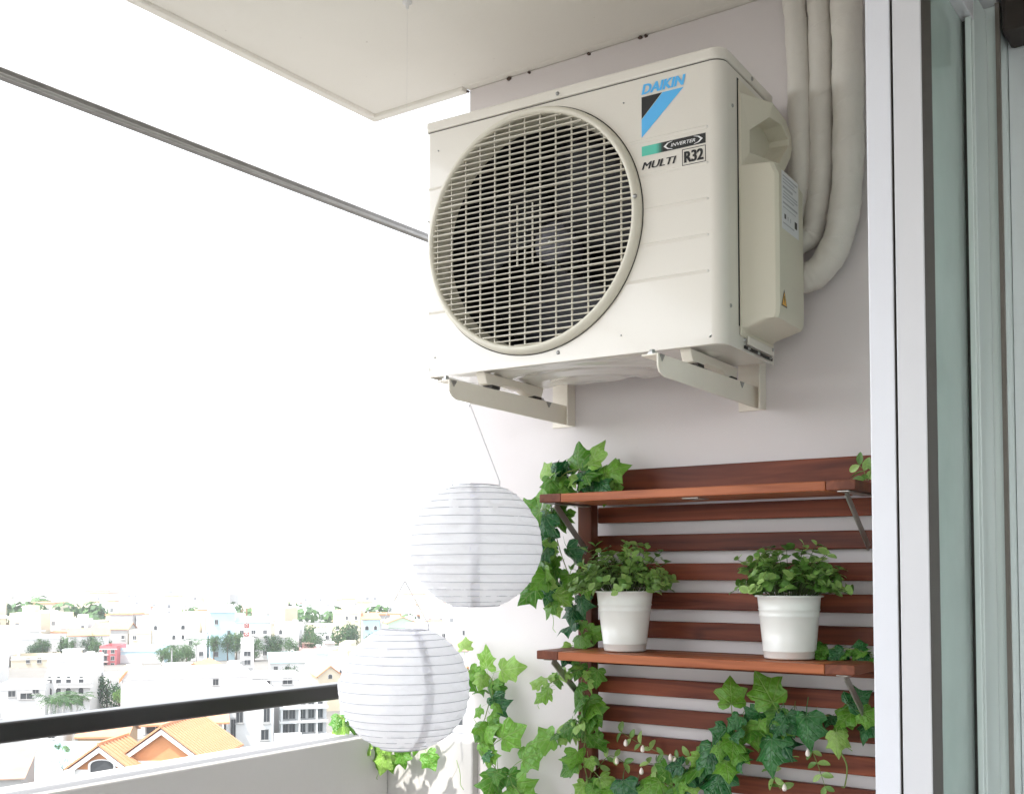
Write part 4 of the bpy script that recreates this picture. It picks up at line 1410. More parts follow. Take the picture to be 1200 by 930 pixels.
# shared window meshes (unit wide, unit high, facing -Y)
def window_mesh(name, frame, glass, arch=False, bars=1):
    mb = MB()
    if arch:
        n = 10
        outer_ = [(-.5, 0), (.5, 0)] + [(.5 * math.cos(math.pi * i / n), .62 + .38 * math.sin(math.pi * i / n)) for i in range(n + 1)]
        inner_ = [(x * .84, .06 + (z - .06) * .93) for x, z in outer_]
        for i in range(len(outer_)):
            j = (i + 1) % len(outer_)
            a, b, c, d = outer_[i], outer_[j], inner_[j], inner_[i]
            mb.quad((a[0], -.10, a[1]), (b[0], -.10, b[1]), (c[0], -.10, c[1]), (d[0], -.10, d[1]), 0)
            mb.quad((a[0], .0, a[1]), (b[0], .0, b[1]), (b[0], -.10, b[1]), (a[0], -.10, a[1]), 0)
            mb.quad((c[0], -.10, c[1]), (d[0], -.10, d[1]), (d[0], -.03, d[1]), (c[0], -.03, c[1]), 0)
        mb.poly([(x, -.03, z) for x, z in inner_], 1)
    else:
        for (xa, xb, za, zb) in ((-.5, -.43, 0, 1), (.43, .5, 0, 1), (-.43, .43, 0, .06), (-.43, .43, .93, 1)):
            mb.box(xa, xb, -.10, .0, za, zb, 0)
        mb.box(-.6, .6, -.2, -.001, -.07, -.001, 0)                     # sill
        mb.quad((-.43, -.03, .06), (.43, -.03, .06), (.43, -.03, .93), (-.43, -.03, .93), 1)
        for i in range(bars):
            x = -.43 + .86 * (i + 1) / (bars + 1)
            mb.box(x - .02, x + .02, -.07, -.031, .06, .93, 0)
    return mb.mesh(name, [frame, glass], recalc=False)
WIN = window_mesh('window', M['c_white'], M['c_glass'])
WIN2 = window_mesh('window_grey', M['c_grey'], M['c_glass'])
WINA = window_mesh('window_arched', M['c_white'], M['c_glass'], True)
WINB = window_mesh('window_shuttered', M['c_white'], M['c_shutter'], bars=3)

def add_window(t, x, z, w_, h_, y=0.0, me=None, rz=0):
    return inst('window', me or WIN, t, (x, y, z), (0, 0, rz), (w_, 1.2, h_))

def building(name, label, px, D, width, depth_, height, wall, roof='flat', roofmat=None, yaw=0, group=None, cat='building', rise=2.5, overhang=.4):
    """thing whose local origin is the middle of its front edge, front facing the camera (-Y)"""
    t = thing(name, label, cat, cpos(px, D), cface(px) + yaw, group)
    hw = width / 2
    roofmat = roofmat or M['c_tile']
    if roof == 'flat':
        MB().box(-hw, hw, 0, depth_, -.5, height - .8).build('wall', wall, t)
        mb = MB()
        for (a, b, c, d) in ((-hw, hw, 0, .25), (-hw, hw, depth_ - .25, depth_), (-hw, -hw + .25, .25, depth_ - .25), (hw - .25, hw, .25, depth_ - .25)):
            mb.box(a, b, c, d, height - .799, height)
        mb.build('parapet', wall, t)
        MB().box(-hw - .15, hw + .15, -.15, -.005, height - 1.1, height - .85).build('cornice', M['c_white'], t)
    elif roof == 'gable':              # gable end faces the camera
        MB().prism([(-hw, -.5), (hw, -.5), (hw, height), (0, height + rise), (-hw, height)], 0, depth_, 'y').build('wall', wall, t)
        k = math.hypot(hw, rise)
        for s in (-1, 1):
            mb = MB()
            e = overhang
            ox, oz = s * (hw + e), height - e * rise / hw
            mb.quad((0, -e, height + rise + .05), (ox, -e, oz + .05), (ox, depth_ + e, oz + .05), (0, depth_ + e, height + rise + .05))
            mb.quad((0, -e, height + rise + .28), (ox, -e, oz + .28), (ox, depth_ + e, oz + .28), (0, depth_ + e, height + rise + .28))
            mb.quad((0, -e, height + rise + .05), (ox, -e, oz + .05), (ox, -e, oz + .28), (0, -e, height + rise + .28))
            mb.quad((ox, -e, oz + .05), (ox, depth_ + e, oz + .05), (ox, depth_ + e, oz + .28), (ox, -e, oz + .28))
            r_ = mb.build('roof', roofmat, t)
    elif roof == 'ridge':              # ridge runs across the view
        MB().prism([(0, -.5), (0, height), (depth_ / 2, height + rise), (depth_, height), (depth_, -.5)], -hw, hw, 'x').build('wall', wall, t)
        e = overhang
        for s, ya in ((0, -e), (1, depth_ + e)):
            oz = height - e * rise / (depth_ / 2)
            mb = MB()
            mb.prism([(ya, oz + .05), (depth_ / 2, height + rise + .05), (depth_ / 2, height + rise + .28), (ya, oz + .28)], -hw - e, hw + e, 'x')
            mb.build('roof', roofmat, t)
    elif roof == 'shed':
        MB().prism([(0, -.5), (0, height), (depth_, height + rise), (depth_, -.5)], -hw, hw, 'x').build('wall', wall, t)
        MB().prism([(-overhang, height + .02), (depth_ + overhang, height + rise + .02), (depth_ + overhang, height + rise + .15), (-overhang, height + .15)], -hw - overhang, hw + overhang, 'x').build('roof', roofmat, t)
    return t

random.seed(99)
taken = []                                # footprints (px range, D range) kept free of infill
def hero(px0, px1, D, pad=8): taken.append((px0 - 6, px1 + 6, D - 6, D + pad))

def from_px(px0, px1, ytop, D):
    return (px0 + px1) / 2, (px1 - px0) * D / FPX, cz(ytop, D)

# --- double-gabled orange house
D = 118
cx, wd, ht = from_px(84, 156, 893, D)
h1_ = thing('gabled_house', 'orange brick house with two stepped gables, white trim and tiled roof', 'house', cpos(150, D), cface(150) + R(-24))
def gable(t, x, w_, ya, yb, he, rise, nm):
    hw = w_ / 2
    MB().prism([(x - hw, -.5), (x + hw, -.5), (x + hw, he), (x, he + rise), (x - hw, he)], ya, yb, 'y').build('wall', M['c_orange'], t)
    MB().box(x - hw - .02, x + hw + .02, ya - .10, ya - .005, -.5, he - .6).build('lower_wall', M['c_white'], t)
    for s in (-1, 1):
        # white verge board, then the tiled slope as rows of tiles
        th = .55
        a = [(x, he + rise - .15), (x + s * (hw + .7), he - .15 - .7 * rise / hw), (x + s * (hw + .7), he - .15 - .7 * rise / hw - th), (x, he + rise - .15 - th)]
        MB().prism(a, ya - .55, ya - .15, 'y').build('verge_board', M['c_white'], t)
        e = .9
        ox, oz = x + s * (hw + e), he - e * rise / hw
        mb = MB()
        mb.prism([(x, he + rise + .02), (ox, oz + .02), (ox, oz + .16), (x, he + rise + .16)], ya - .7, yb + .5, 'y')
        rf = mb.build('roof', M['c_tile'], t)
        nt_ = max(6, int((yb - ya) / .62))
        tile = MB().prism([(x, he + rise + .162), (ox, oz + .162), (ox, oz + .27), (x, he + rise + .27)], 0, .30, 'y').mesh('roof_tile', [M['c_tile']])
        for k in range(nt_):
            inst('roof_tile', tile, rf, (0, ya - .65 + (yb - ya + 1.1) * k / nt_, 0))
    MB().box(x - .15, x + .15, ya - .75, yb + .5, he + rise + .12, he + rise + .36).build('ridge_cap', M['c_tile'], t)
s_ = D / FPX
zg = lambda y: cz(y, D)
gable(h1_, -2.6, 5.6, 0, 6, zg(893), zg(871) - zg(893), 'a')
gable(h1_, 3.2, 8.4, 2.2, 13, zg(886), zg(853) - zg(886), 'b')
add_window(h1_, -2.4, zg(905), 3.0, zg(887) - zg(905), -.11, WINA)
hero(60, 250, D, 22)

# --- white villa behind the orange house with two dark windows
D = 142
cx, wd, ht = from_px(176, 262, 841, D)
t = building('white_villa', 'white villa with two dark windows and an orange tiled eave behind the orange house', cx, D, wd, 10, cz(846, D), M['c_white'], 'ridge', rise=1.2, cat='house', overhang=.8)
for px, w_ in ((187, 2.6), (214, 1.5)):
    add_window(t, (px - cx) * D / FPX, cz(862 if px > 200 else 857, D), w_, 1.9, -.01, WIN2)
hero(170, 268, D, 14)

# --- plain big white block with one small window
D = 186
cx, wd, ht = from_px(150, 292, 786, D)
t = building('white_block', 'big blank white block with one small square window', cx, D, wd, 13, cz(786, D), M['c_white'], 'flat', yaw=R(4))
add_window(t, (253.5 - cx) * D / FPX, cz(803, D), 1.0, 1.15, -.01, WIN2)
MB().prism([(-wd / 2 - .5, cz(792, D)), (-wd / 2 - .5, cz(797, D)), (-wd / 2 + 1.0, cz(786, D) + .6), (-wd / 2 + .4, cz(784, D))], -.4, 12, 'y').build('eave', M['c_tile'], t)
hero(144, 300, D, 18)

# --- three-storey house with arched windows and balconies
D = 214
cx, wd, ht = from_px(57, 107, 788, D)
t = building('arched_window_house', 'white three-storey house with rows of dark arched windows and balcony slabs', cx, D, wd, 11, cz(788, D), M['c_white'], 'flat', yaw=R(-12), cat='house')
sx = D / FPX
for r_, yy in enumerate((799, 812, 825)):
    for px in (62, 72, 83, 97):
        add_window(t, (px - cx) * sx, cz(yy, D), 1.05, 1.35, -.01, WINA)
for yy in (803, 816):
    MB().box(-wd * .18, wd / 2 + .5, -1.3, -.012, cz(yy, D) - .15, cz(yy, D) + .12).build('balcony_slab', M['c_white'], t)
    MB().box(-wd * .18, wd / 2 + .5, -1.3, -1.2, cz(yy, D) + .12, cz(yy, D) + .8).build('balcony_rail', M['c_grey'], t)
hero(52, 112, D, 16)

# --- left white houses
D = 208
cx, wd, ht = from_px(4, 54, 800, D)
t = building('white_house', 'white two-storey house beside the arched window house', cx, D, wd, 10, cz(800, D), M['c_white'], 'flat', yaw=R(-12), cat='house')
for px, yy, w_ in ((18, 815, 1.4), (34, 818, 2.4), (44, 812, 1.2)): add_window(t, (px - cx) * D / FPX, cz(yy, D), w_, 1.2, -.01, WIN2)
hero(0, 58, D, 14)

# --- pink building
D = 330
cx, wd, ht = from_px(119, 138, 756, D)
t = building('pink_house', 'narrow pink building with open balconies', cx, D, wd, 12, cz(756, D), M['c_pink'], 'flat', yaw=R(-14))
for yy in (766, 774, 782):
    MB().box(-wd * .42, wd * .05, -1.2, -.01, cz(yy, D) - .2, cz(yy, D) + .1).build('balcony_slab', M['c_pale_pink'], t)
    add_window(t, -wd * .2, cz(yy, D) + .15, 1.5, 1.5, -.01, WIN2); add_window(t, wd * .28, cz(yy, D) + .3, 1.1, 1.3, -.01, WIN2)
hero(112, 142, D, 16)
D = 336
cx, wd, ht = from_px(139, 193, 758, D)
t = building('blue_shutter_building', 'pale building with bright blue shutters along its top floor', cx, D, wd, 14, cz(758, D), M['c_pale_blue'], 'flat', yaw=R(-8))
for px in (155, 164, 174): add_window(t, (px - cx) * D / FPX, cz(787, D), 2.1, 2.0, -.01, WINB)
MB().box(-wd / 2, wd / 2, -.06, -.006, cz(766, D), cz(776, D)).build('white_band', M['c_white'], t)
hero(136, 198, D, 18)

# --- right: apartment with balconies and red house
D = 150
cx, wd, ht = from_px(268, 322, 818, D)
t = building('white_apartment', 'white apartment block with grilled window and a small dark door', cx, D, wd, 12, cz(806, D), M['c_white'], 'flat', yaw=R(5))
for px, yy, w_, h_ in ((283, 845, 1.0, 1.6), (314, 846, .9, 2.6), (312, 866, 1.1, 1.5), (276, 866, .7, 3.2)): add_window(t, (px - cx) * D / FPX, cz(yy, D), w_, h_, -.01, WIN2)
hero(262, 326, D, 14)
D = 156
cx, wd, ht = from_px(330, 384, 815, D)
t = building('balcony_house', 'white house with open balconies, dark openings and a stair', cx, D, wd, 10, cz(812, D), M['c_white'], 'flat', yaw=R(8), cat='house')
for yy in (826, 842, 858):
    MB().box(-wd / 2 - .2, wd / 2, -1.5, -.012, cz(yy, D) - .2, cz(yy, D) + .12).build('balcony_slab', M['c_white'], t)
    for px in (336, 344, 356, 366, 376):
        add_window(t, (px - cx) * D / FPX, cz(yy, D) + .2, .9, 1.35, -.01, WIN2)
    for px in (331, 351, 371):
        MB().box((px - cx) * D / FPX - .12, (px - cx) * D / FPX + .12, -1.45, -1.2, cz(yy, D) + .12, cz(yy, D) + 1.65).build('column', M['c_white'], t)
hero(326, 390, D, 12)
D = 176
cx, wd, ht = from_px(349, 374, 822, D)
t = building('red_house', 'small red walled house behind the balcony house', cx, D, wd, 8, cz(818, D), M['c_red'], 'flat', cat='house')
hero(345, 380, D, 10)
# --- long low house with dark openings and a small orange gable to its right
D = 205
cx, wd, ht = from_px(294, 352, 790, D)
t = building('long_house', 'long white house with a shaded open upper floor', cx, D, wd, 9, cz(789, D), M['c_white'], 'flat', yaw=R(6), cat='house')
for px, w_ in ((308, 3.6), (338, 1.9)): add_window(t, (px - cx) * D / FPX, cz(801, D), w_, 1.2, -.01, WIN2)
hero(290, 356, D, 12)
D = 220
cx, wd, ht = from_px(374, 402, 792, D)
t = building('small_gable_house', 'small house with a bright orange gable roof beside a white wall', cx, D, wd, 8, cz(791, D), M['c_cream'], 'gable', rise=1.8, cat='house', yaw=R(10))
add_window(t, 0, cz(794, D), .9, .9, -.01, WINA)
hero(370, 405, D, 11)
# --- left lower sheds
D = 126
cx, wd, ht = from_px(-30, 70, 905, D)
t = building('tin_shed', 'long shed with a pale teal sheet roof', 30, D, 9, 12, cz(918, D), M['c_white'], 'shed', M['c_teal'], yaw=R(-24), rise=3.0, cat='shed')
hero(-40, 82, D, 15)
D = 112
t = building('rusty_shed', 'low shed with a rusty brown sheet roof', -14, D, 7, 9, cz(912, D), M['c_grey'], 'shed', M['c_rust'], yaw=R(-10), rise=2.0, cat='shed')
hero(-60, 18, D, 10)
D = 146
cx, wd, ht = from_px(8, 74, 858, D)
t = building('white_garden_house', 'white flat roofed house behind the sheds with one tall window', cx, D, wd, 9, cz(856, D), M['c_white'], 'flat', yaw=R(-10), cat='house')
add_window(t, wd * .33, cz(876, D), .9, 1.8, -.01, WIN2)
hero(4, 80, D, 12)
D = 150
cx, wd, ht = from_px(96, 150, 850, D)
t = building('buff_house', 'low house with a weathered orange tiled roof behind the gabled house', cx, D, wd, 8, cz(862, D), M['c_buff'], 'ridge', rise=1.3, cat='house', yaw=R(-12))
hero(92, 156, D, 10)

# --- lattice antenna mast, red and white
D = 300
at = thing('antenna_mast', 'red and white lattice antenna mast rising above the rooftops', 'mast', cpos(290, D), cface(290))
zt_ = cz(730, D)
nseg = 12
for i in range(nseg):
    za, zb = zt_ * i / nseg, zt_ * (i + 1) / nseg
    wa, wb = 1.1 * (1 - .6 * i / nseg), 1.1 * (1 - .6 * (i + 1) / nseg)
    mb = MB()
    for sx in (-1, 1):
        for sy in (-1, 1):
            mb.tube([(sx * wa, sy * wa, za), (sx * wb, sy * wb, zb)], .14, 4)
            mb.tube([(sx * wa, sy * wa, za + .1), (-sx * wa * .2, sy * wa, za + .1)], .1, 4)
        mb.tube([(sx * wa, -wa, za), (-sx * wb, -wb, zb)], .09, 4)
        mb.tube([(-wa, sx * wa, za), (-wb, -sx * wb, zb)], .09, 4)
    mb.build('lattice_section', M['c_red'] if i % 2 else M['c_white'], at)
MB().tube([(0, 0, zt_), (0, 0, zt_ + 4)], .1, 5).build('spike', M['c_red'], at)
D = 285
cx, wd, ht = from_px(283, 298, 752, D)
t = building('tower_house', 'slim white tower house with red window bands beside the mast', 291, D, wd, 7, cz(748, D), M['c_white'], 'flat')
for yy in (768, 778): add_window(t, 0, cz(yy, D), 1.8, 1.3, -.01, WIN2)
hero(280, 302, D, 10)
# --- far green glass towers
for px, w_, yt, lb in ((290, 13, 712, 'pale green glass office tower, the wider of a hazy pair'), (303, 9, 714, 'pale green glass office tower, the slimmer of a hazy pair')):
    D = 760
    t = building('office_tower', lb, px, D, w_, 14, cz(yt, D), M['c_greenglass'], 'flat', cat='tower')
hero(278, 312, 760, 20)

# ------------------------------------------------------------------ trees
def crown_mesh(name, mat, seed, lobes=26, per=70, leaf=.085, squash=.75):
    rnd = np.random.default_rng(seed)
    V, F = [], []
    for l in range(lobes):
        while True:
            c = rnd.uniform(-1, 1, 3)
            if np.dot(c, c) < 1: break
        c = c * np.array([.72, .72, .60]); c[2] *= squash
        rad = rnd.uniform(.20, .38)
        for k in range(per):
            d = rnd.normal(size=3); d /= np.linalg.norm(d)
            p = c + d * rad * rnd.uniform(.65, 1.08) * np.array([1, 1, .8])
            n = d + rnd.normal(size=3) * .5; n /= np.linalg.norm(n)
            a = np.cross(n, rnd.normal(size=3)); a /= np.linalg.norm(a); b = np.cross(n, a)
            s = leaf * rnd.uniform(.5, 1.2)
            i = len(V)
            V += [tuple(p - a * s * .5), tuple(p + b * s * .35), tuple(p + a * s * .6), tuple(p - b * s * .4)]
            F.append((i, i + 1, i + 2, i + 3))
    me = bpy.data.meshes.new(name)
    me.from_pydata(V, [], F); me.materials.append(mat); me.update()
    return me
CR = {k: [crown_mesh('crown', M['f_' + k], s) for s in ss] for k, ss in (('dark', (1, 2, 3)), ('mid', (4, 5, 6)), ('light', (7, 8)))}
def trunk_mesh(seed):
    rnd = random.Random(seed)
    mb = MB()
    mb.tube([(0, 0, 0), (rnd.uniform(-.03, .03), rnd.uniform(-.03, .03), .35), (rnd.uniform(-.05, .05), rnd.uniform(-.05, .05), .62)], lambda t: .045 * (1 - .5 * t), 7)
    for k in range(5):
        a = k * 1.26 + rnd.uniform(-.3, .3)
        mb.tube([(0, 0, rnd.uniform(.38, .5)), (.12 * math.cos(a), .12 * math.sin(a), .62), (.25 * math.cos(a), .25 * math.sin(a), .8)], lambda t: .022 * (1 - .7 * t), 5)
    return mb.mesh('trunk', [M['c_trunk']], smooth=True)
TRK = [trunk_mesh(s) for s in (1, 2)]
def tree(px, D, ytop, wpx, kind, label, group, base=None, tall=1.0):
    h = cz(ytop, D)
    r_ = wpx / 2 * D / FPX
    t = thing('tree', label, 'tree', cpos(px, D), random.uniform(0, 6.28), group)
    ch = min(h * .8, r_ * 1.5 * tall)
    inst('crown', random.choice(CR[kind]), t, (0, 0, h - ch * .72), None, (r_, r_, ch))
    inst('trunk', random.choice(TRK), t, (0, 0, -.3), None, (h * .55, h * .55, h))
    return t
random.seed(4)
# the big dark tree by the arched-window house
for px, D, yt, w_, k, lb in ((128, 225, 786, 58, 'dark', 'broad dark tree between the arched window house and the white block'),
                             (143, 205, 804, 20, 'light', 'small bright green tree under the broad dark tree'),
                             (337, 262, 772, 32, 'dark', 'rounded dark tree above the long white house'),
                             (267, 134, 866, 22, 'light', 'small bright round tree below the handrail by the apartment'),
                             (72, 132, 866, 12, 'mid', 'slim green tree behind the teal sheet roof'),
                             (82, 130, 868, 14, 'light', 'bushy light tree next to the slim green tree'),
                             (20, 300, 790, 30, 'mid', 'low green tree behind the white house'),
                             (42, 305, 788, 18, 'light', 'small light tree on the street behind the white house')):
    tree(px, D, yt, w_, k, lb, None)
U = random.uniform
lines_ = [('trees in the row behind the pink house', 'leafy tree in the row behind the pink house', [(x + U(-3, 3), 342 + U(0, 18), 747 - U(0, 7), U(22, 36)) for x in range(34, 132, 9)]),
          ('trees beside the palms', 'leafy tree in the grove beside the tall palms', [(x + U(-2, 2), 315 + U(0, 20), 756 - U(0, 6), U(18, 28)) for x in range(190, 228, 8)]),
          ('trees behind the antenna mast', 'leafy tree in the belt behind the antenna mast', [(x + U(-3, 3), 340 + U(0, 25), 744 - U(0, 8), U(22, 36)) for x in range(244, 362, 9)]),
          ('trees on the far park ridge', 'tall leafy tree in the dense far park', [(x + U(-3, 3), 365 + U(0, 35), 733 - U(0, 8), U(28, 42)) for x in range(358, 434, 9)]),
          ('trees behind the lanterns', 'leafy tree in the grove hidden partly by the lanterns', [(x + U(-3, 3), 345 + U(0, 50), 746 - U(0, 8), U(18, 30)) for x in range(436, 560, 14)])]
for grp, lb, sp in lines_:
    for (px, D, yt, w_) in sp:
        tree(px, D, yt, w_, random.choice(('dark', 'mid', 'mid')), lb, grp)

# palms
def frond_mesh():
    mb = MB()
    n = 9
    for i in range(n):
        t = i / n; t2 = (i + 1) / n
        def sp(t): return Vector((t, 0, .35 * math.sin(t * 2.0) - .55 * t * t))
        a, b = sp(t), sp(t2)
        mb.quad(a + Vector((0, -.012, 0)), b + Vector((0, -.010, 0)), b + Vector((0, .010, 0)), a + Vector((0, .012, 0)))
        for s in (-1, 1):
            L = .30 * math.sin(math.pi * min(1, .15 + t * .85)) + .05
            mb.quad(a, a + Vector((.03, 0, 0)), a + Vector((.14, s * L, -.10)), a + Vector((.11, s * L, -.11)))
    return mb.mesh('frond', [M['f_mid']], recalc=False)
FR = frond_mesh()
def palm(px, D, ytop, label, group=None, L=3.0, trunk=True):
    h = cz(ytop, D)
    t = thing('palm_tree', label, 'palm', cpos(px, D), random.uniform(0, 6), group)
    MB().tube([(0, 0, -.3), (.15, .1, h * .5), (0, 0, h - .6)], lambda q: .28 * (1 - .35 * q), 8).build('trunk', M['c_grey'], t, smooth=True)
    for k in range(13):
        inst('frond', FR, t, (0, 0, h - .7), (random.uniform(-.2, .2), random.uniform(-.7, .35), k * 2 * math.pi / 13 + random.uniform(-.2, .2)), L * random.uniform(.85, 1.15))
palm(231, 300, 751, 'tall palm with a pale trunk, standing alone')
palm(203, 310, 756, 'slightly shorter palm growing beside the grove')
for i, px in enumerate((62, 70, 78, 86, 94)):
    palm(px, 170 + 3 * i, 813 + random.uniform(0, 5), 'low palm in the clump before the arched window house', 'palms before the arched window house', 2.6)

# ------------------------------------------------------------------ infill houses
random.seed(12)
wcol = [('white', 14, 'c_white'), ('cream', 4, 'c_cream'), ('grey', 2, 'c_grey'), ('pale blue', 1, 'c_pale_blue'), ('pale pink', 1.3, 'c_pale_pink'), ('pale green', 1, 'c_pale_green')]
def pick(): return random.choices(wcol, [c[1] for c in wcol])[0]
KEEP = [(57, 107, 214, 832), (2, 56, 208, 826), (117, 140, 330, 787), (138, 195, 336, 788), (104, 152, 232, 818), (224, 239, 300, 774), (196, 210, 310, 772), (282, 299, 300, 782),
        (292, 354, 205, 804), (372, 404, 220, 797), (30, 132, 342, 766), (190, 228, 315, 774), (242, 364, 340, 765), (354, 434, 365, 757), (320, 354, 262, 790), (148, 294, 186, 845),
        (262, 392, 150, 875), (174, 264, 142, 870), (53, 102, 182, 834), (255, 280, 134, 882), (4, 90, 146, 895), (60, 250, 118, 930), (-40, 84, 126, 930), (10, 52, 300, 797)]
def allowed(px0, px1, D, h):
    # tallest roof that keeps the things behind it in sight of the balcony
    for a, b, Dk, yb_ in KEEP:
        if D < Dk and px0 < b and px1 > a:
            h = min(h, 27 - (yb_ - HY) * D / FPX)
    return h
Dr = 122
count = 0
ANCH = [(82, 214, 'the arched window house'), (28, 208, 'the white two-storey house'), (128, 330, 'the pink house'), (166, 336, 'the blue shutters'), (128, 228, 'the broad dark tree'), (231, 300, 'the tall palm'),
        (290, 295, 'the antenna mast'), (323, 205, 'the long white house'), (388, 220, 'the small orange gable'), (395, 390, 'the far park'), (300, 370, 'the tree belt'), (220, 186, 'the big blank block'),
        (295, 150, 'the white apartment'), (357, 156, 'the balcony house'), (215, 142, 'the white villa'), (78, 172, 'the low palms'), (150, 120, 'the double gabled house'), (20, 126, 'the teal sheet roof'),
        (474, 200, 'the lower lantern'), (474, 330, 'the lantern grove'), (560, 260, 'the end wall')]
while Dr < 400:
    x = -140.0
    while x < 720:
        wm = random.uniform(4.5, 10) * (1 if Dr < 250 else 1.25)
        wpx = wm * FPX / Dr
        px = x + wpx / 2
        D = Dr + random.uniform(-3, 3)
        dep = random.uniform(8, 13)
        x += wpx + random.uniform(.02, .35) * wpx
        if random.random() < .10: continue
        if any(a < px + wpx / 2 and b > px - wpx / 2 and c < D + dep and d > D - 1 for a, b, c, d in taken): continue
        cname, _, cm = pick()
        st = random.choices((1, 2, 3, 4), (2, 5, 4, 1.2))[0]
        hgt = 1.2 + 3.3 * st + random.uniform(-.3, .5)
        if Dr < 135: hgt = min(hgt, 7.5)
        rf = random.choices(('flat', 'gable', 'ridge', 'shed'), (7, 1.2, 1.2, 1.4))[0]
        top_ = allowed(px - wpx / 2, px + wpx / 2, D, 40) - (.4 if rf == 'flat' else 2.4)
        if top_ < 2.8: continue
        hgt = min(hgt, top_); st = max(1, min(st, int((hgt - .6) / 3.0)))
        if rf == 'flat':
            lab = '%s %s flat roofed house' % (cname, ('one-storey', 'two-storey', 'three-storey', 'four-storey')[st - 1]); rm = None
        elif rf == 'shed':
            k = random.choice((('tin', 'c_tin'), ('teal', 'c_teal'), ('rusty', 'c_rust')))
            lab = '%s house under a sloping %s sheet roof' % (cname, k[0]); rm = M[k[1]]
        else:
            lab = '%s house under an orange tiled %s roof' % (cname, 'gable' if rf == 'gable' else 'ridged'); rm = M['c_tile']
        near_ = min(ANCH, key=lambda q: abs(q[0] - px) * D / FPX + abs(q[1] - D) * .6)[2]
        t = building('city_house', lab, px, D, wm, dep, hgt, M[cm], rf, rm, yaw=R(random.uniform(-22, 14)), group='houses filling the city below', cat='house', rise=random.uniform(1.2, 2.2))
        feats = []
        count += 1
        if True:
            nw = max(1, int(wm / 2.7))
            me = random.choice((WIN, WIN2, WIN, WINA))
            for s in range(st):
                for k in range(nw):
                    if random.random() < .35: continue
                    add_window(t, -wm / 2 + wm * (k + .5) / nw, 1.2 + 3.3 * s, random.uniform(.9, 1.5), 1.5, -.01, me)
            # right-hand side wall
            if random.random() < .5:
                for s in range(st):
                    add_window(t, wm / 2 + .01, 1.2 + 3.3 * s, 1.0, 1.3, dep * random.uniform(.3, .7), me, math.pi / 2)
        if random.random() < .35 and st > 1:
            zb_ = 3.3 * random.randint(1, st - 1) + .8; feats.append('balcony')
            MB().box(-wm * .48, wm * random.choice((.1, .48)), -1.2, -.22, zb_ - .15, zb_).build('balcony_slab', M['c_grey' if random.random() < .4 else cm], t)
        if rf == 'flat' and random.random() < .3:
            feats.append('roof canopy')
            MB().box(-wm * .4, wm * .1, dep * .2, dep * .6, hgt + 1.2, hgt + 1.3).build('roof_canopy', M[random.choice(('c_tin', 'c_rust', 'c_teal'))], t)
        if rf == 'flat' and random.random() < .45:
            feats.append('stair head'); bx = random.uniform(-wm * .25, wm * .2); bh = random.uniform(1.8, 2.8)
            MB().box(bx - 1.5, bx + 1.5, dep * .45, dep * .45 + 3, hgt - .79, hgt - .8 + bh).build('stair_head', M[cm], t)
        if rf == 'flat' and random.random() < .25:
            mb = MB().tube([(wm * .3 - .8, dep * .3, hgt + .3), (wm * .3 + .8, dep * .3, hgt + .3)], .6, 12)
            mb.build('water_tank', M['c_tank'], t, smooth=True); feats.append('water tank')
        t['label'] = lab + ((' with ' + ' and '.join(feats[:2 if len(near_.split()) < 4 else 1])) if feats else '') + ' near ' + near_
    Dr += 13 + Dr * .045
print('infill houses', count)

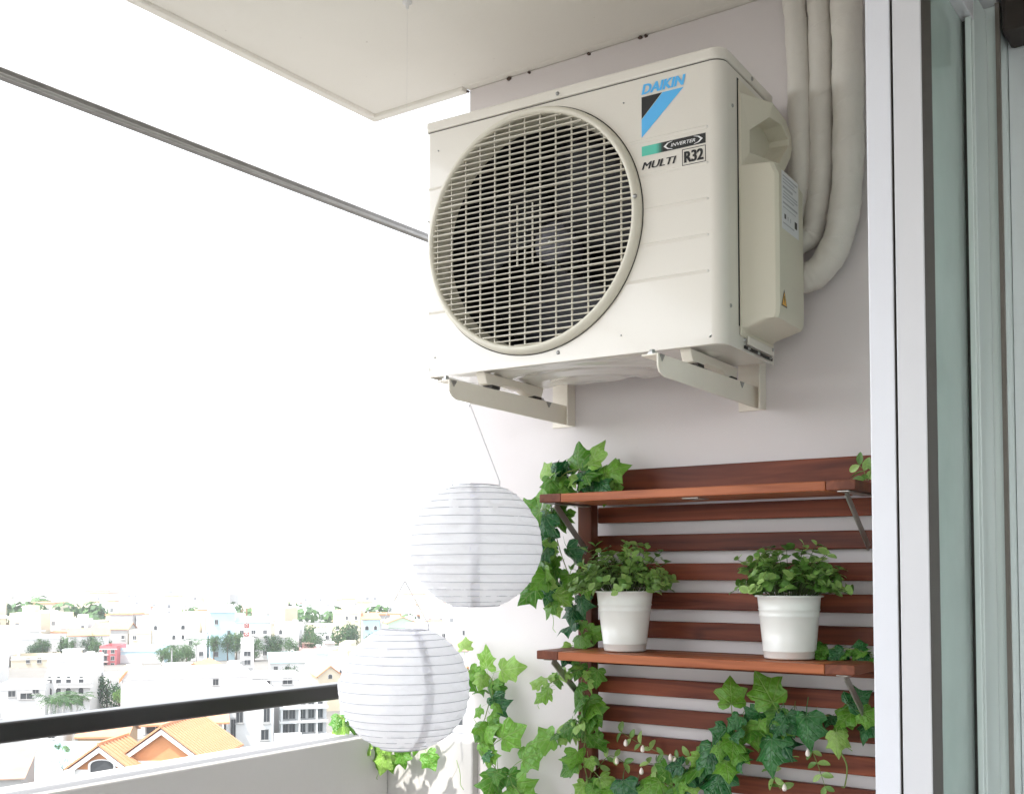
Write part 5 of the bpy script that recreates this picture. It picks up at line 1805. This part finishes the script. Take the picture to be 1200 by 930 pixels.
# far rooftops and treetops: one mass each
rnd = random.Random(77)
mats_ = [M['c_white'], M['c_cream'], M['c_grey'], M['c_pale_blue'], M['c_pale_pink'], M['c_tile'], M['c_farglass'], M['c_tin']]
mb = MB()
Dr = 405
while Dr < 760:
    x = -220.0
    while x < 800:
        wm = rnd.uniform(6, 18)
        wpx = wm * FPX / Dr
        p = cpos(x + wpx / 2, Dr + rnd.uniform(-8, 8))
        x += wpx * rnd.uniform(1.05, 1.7)
        hgt = rnd.choice((5, 7, 8, 10, 12, 14)) * rnd.uniform(.85, 1.15)
        if rnd.random() < .03: hgt *= 1.3
        if any(a < x and b > x - wpx and c < Dr + 12 and d > Dr - 12 for a, b, c, d in taken): continue
        mt = Matrix.Translation(p) @ Matrix.Rotation(YAW + R(rnd.uniform(-25, 25)), 4, 'Z')
        mi = rnd.choices((0, 1, 2, 3, 4), (10, 3, 2, 1, 1))[0]
        dp_ = rnd.uniform(8, 14)
        mb.box(-wm / 2, wm / 2, 0, dp_, -1, hgt, mi, mt)
        if rnd.random() < .3:
            mb.box(-wm * .2, wm * .2, dp_ * .3, dp_ * .8, hgt, hgt + 2.5, mi, mt)
        elif rnd.random() < .3:
            mb.box(-wm / 2 - .3, wm / 2 + .3, -.3, dp_ + .3, hgt + .01, hgt + .6, rnd.choice((5, 7, 5)), mt)
        if Dr < 900:
            for s in range(int(hgt / 3.3)):
                for k in range(int(wm / 4)):
                    if rnd.random() < .6: continue
                    wx = -wm / 2 + wm * (k + .5) / max(1, int(wm / 4))
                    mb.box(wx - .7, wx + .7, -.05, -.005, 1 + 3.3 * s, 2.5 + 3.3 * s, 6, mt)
    Dr += 12 + Dr * .016
o = mb.build('far_rooftops', mats_, recalc=False)
tag(o, 'hazy mass of white rooftops towards the horizon', 'city', kind='stuff')
rs = np.random.default_rng(5)
V, F = [], []
for i in range(60):
    px = rs.uniform(-200, 780); D = rs.uniform(415, 560)
    if any(a < px < b and c < D + 12 and d > D - 12 for a, b, c, d in taken): continue
    p = cpos(px, D); R_ = rs.uniform(3, 7)
    for c in range(rs.integers(1, 5)):
        q = np.array([p.x, p.y, GZ + rs.uniform(5, 11)]) + rs.normal(size=3) * np.array([R_, R_, 1])
        for k in range(70):
            d = rs.normal(size=3); d /= np.linalg.norm(d)
            m_ = q + d * R_ * rs.uniform(.6, 1.05) * np.array([1, 1, .75])
            a = np.cross(d, rs.normal(size=3)); a /= np.linalg.norm(a); b = np.cross(d, a)
            s = R_ * .22 * rs.uniform(.6, 1.2); j = len(V)
            V += [tuple(m_ - a * s), tuple(m_ + b * s), tuple(m_ + a * s), tuple(m_ - b * s)]
            F.append((j, j + 1, j + 2, j + 3))
me = bpy.data.meshes.new('far_trees'); me.from_pydata(V, [], F); me.materials.append(M['f_mid']); me.update()
o = bpy.data.objects.new('far_trees', me); col.objects.link(o)
tag(o, 'scattered treetops among the far rooftops', 'trees', kind='stuff')

# ------------------------------------------------------------------ haze
hm = bpy.data.materials.new('haze_air'); hm.use_nodes = True
t = hm.node_tree; t.nodes.clear()
pv = t.nodes.new('ShaderNodeVolumePrincipled')
pv.inputs['Color'].default_value = (.93, .96, 1.0, 1)
pv.inputs['Density'].default_value = HAZE
pv.inputs['Anisotropy'].default_value = .3
ou = t.nodes.new('ShaderNodeOutputMaterial')
t.links.new(pv.outputs[0], ou.inputs['Volume'])
mb = MB().box(gc.x - 3900, gc.x + 3900, gc.y - 3900, gc.y + 3900, GZ - 1.0, 12)
o = mb.build('haze', hm)
tag(o, 'bright hazy air over the city', 'haze', kind='stuff')
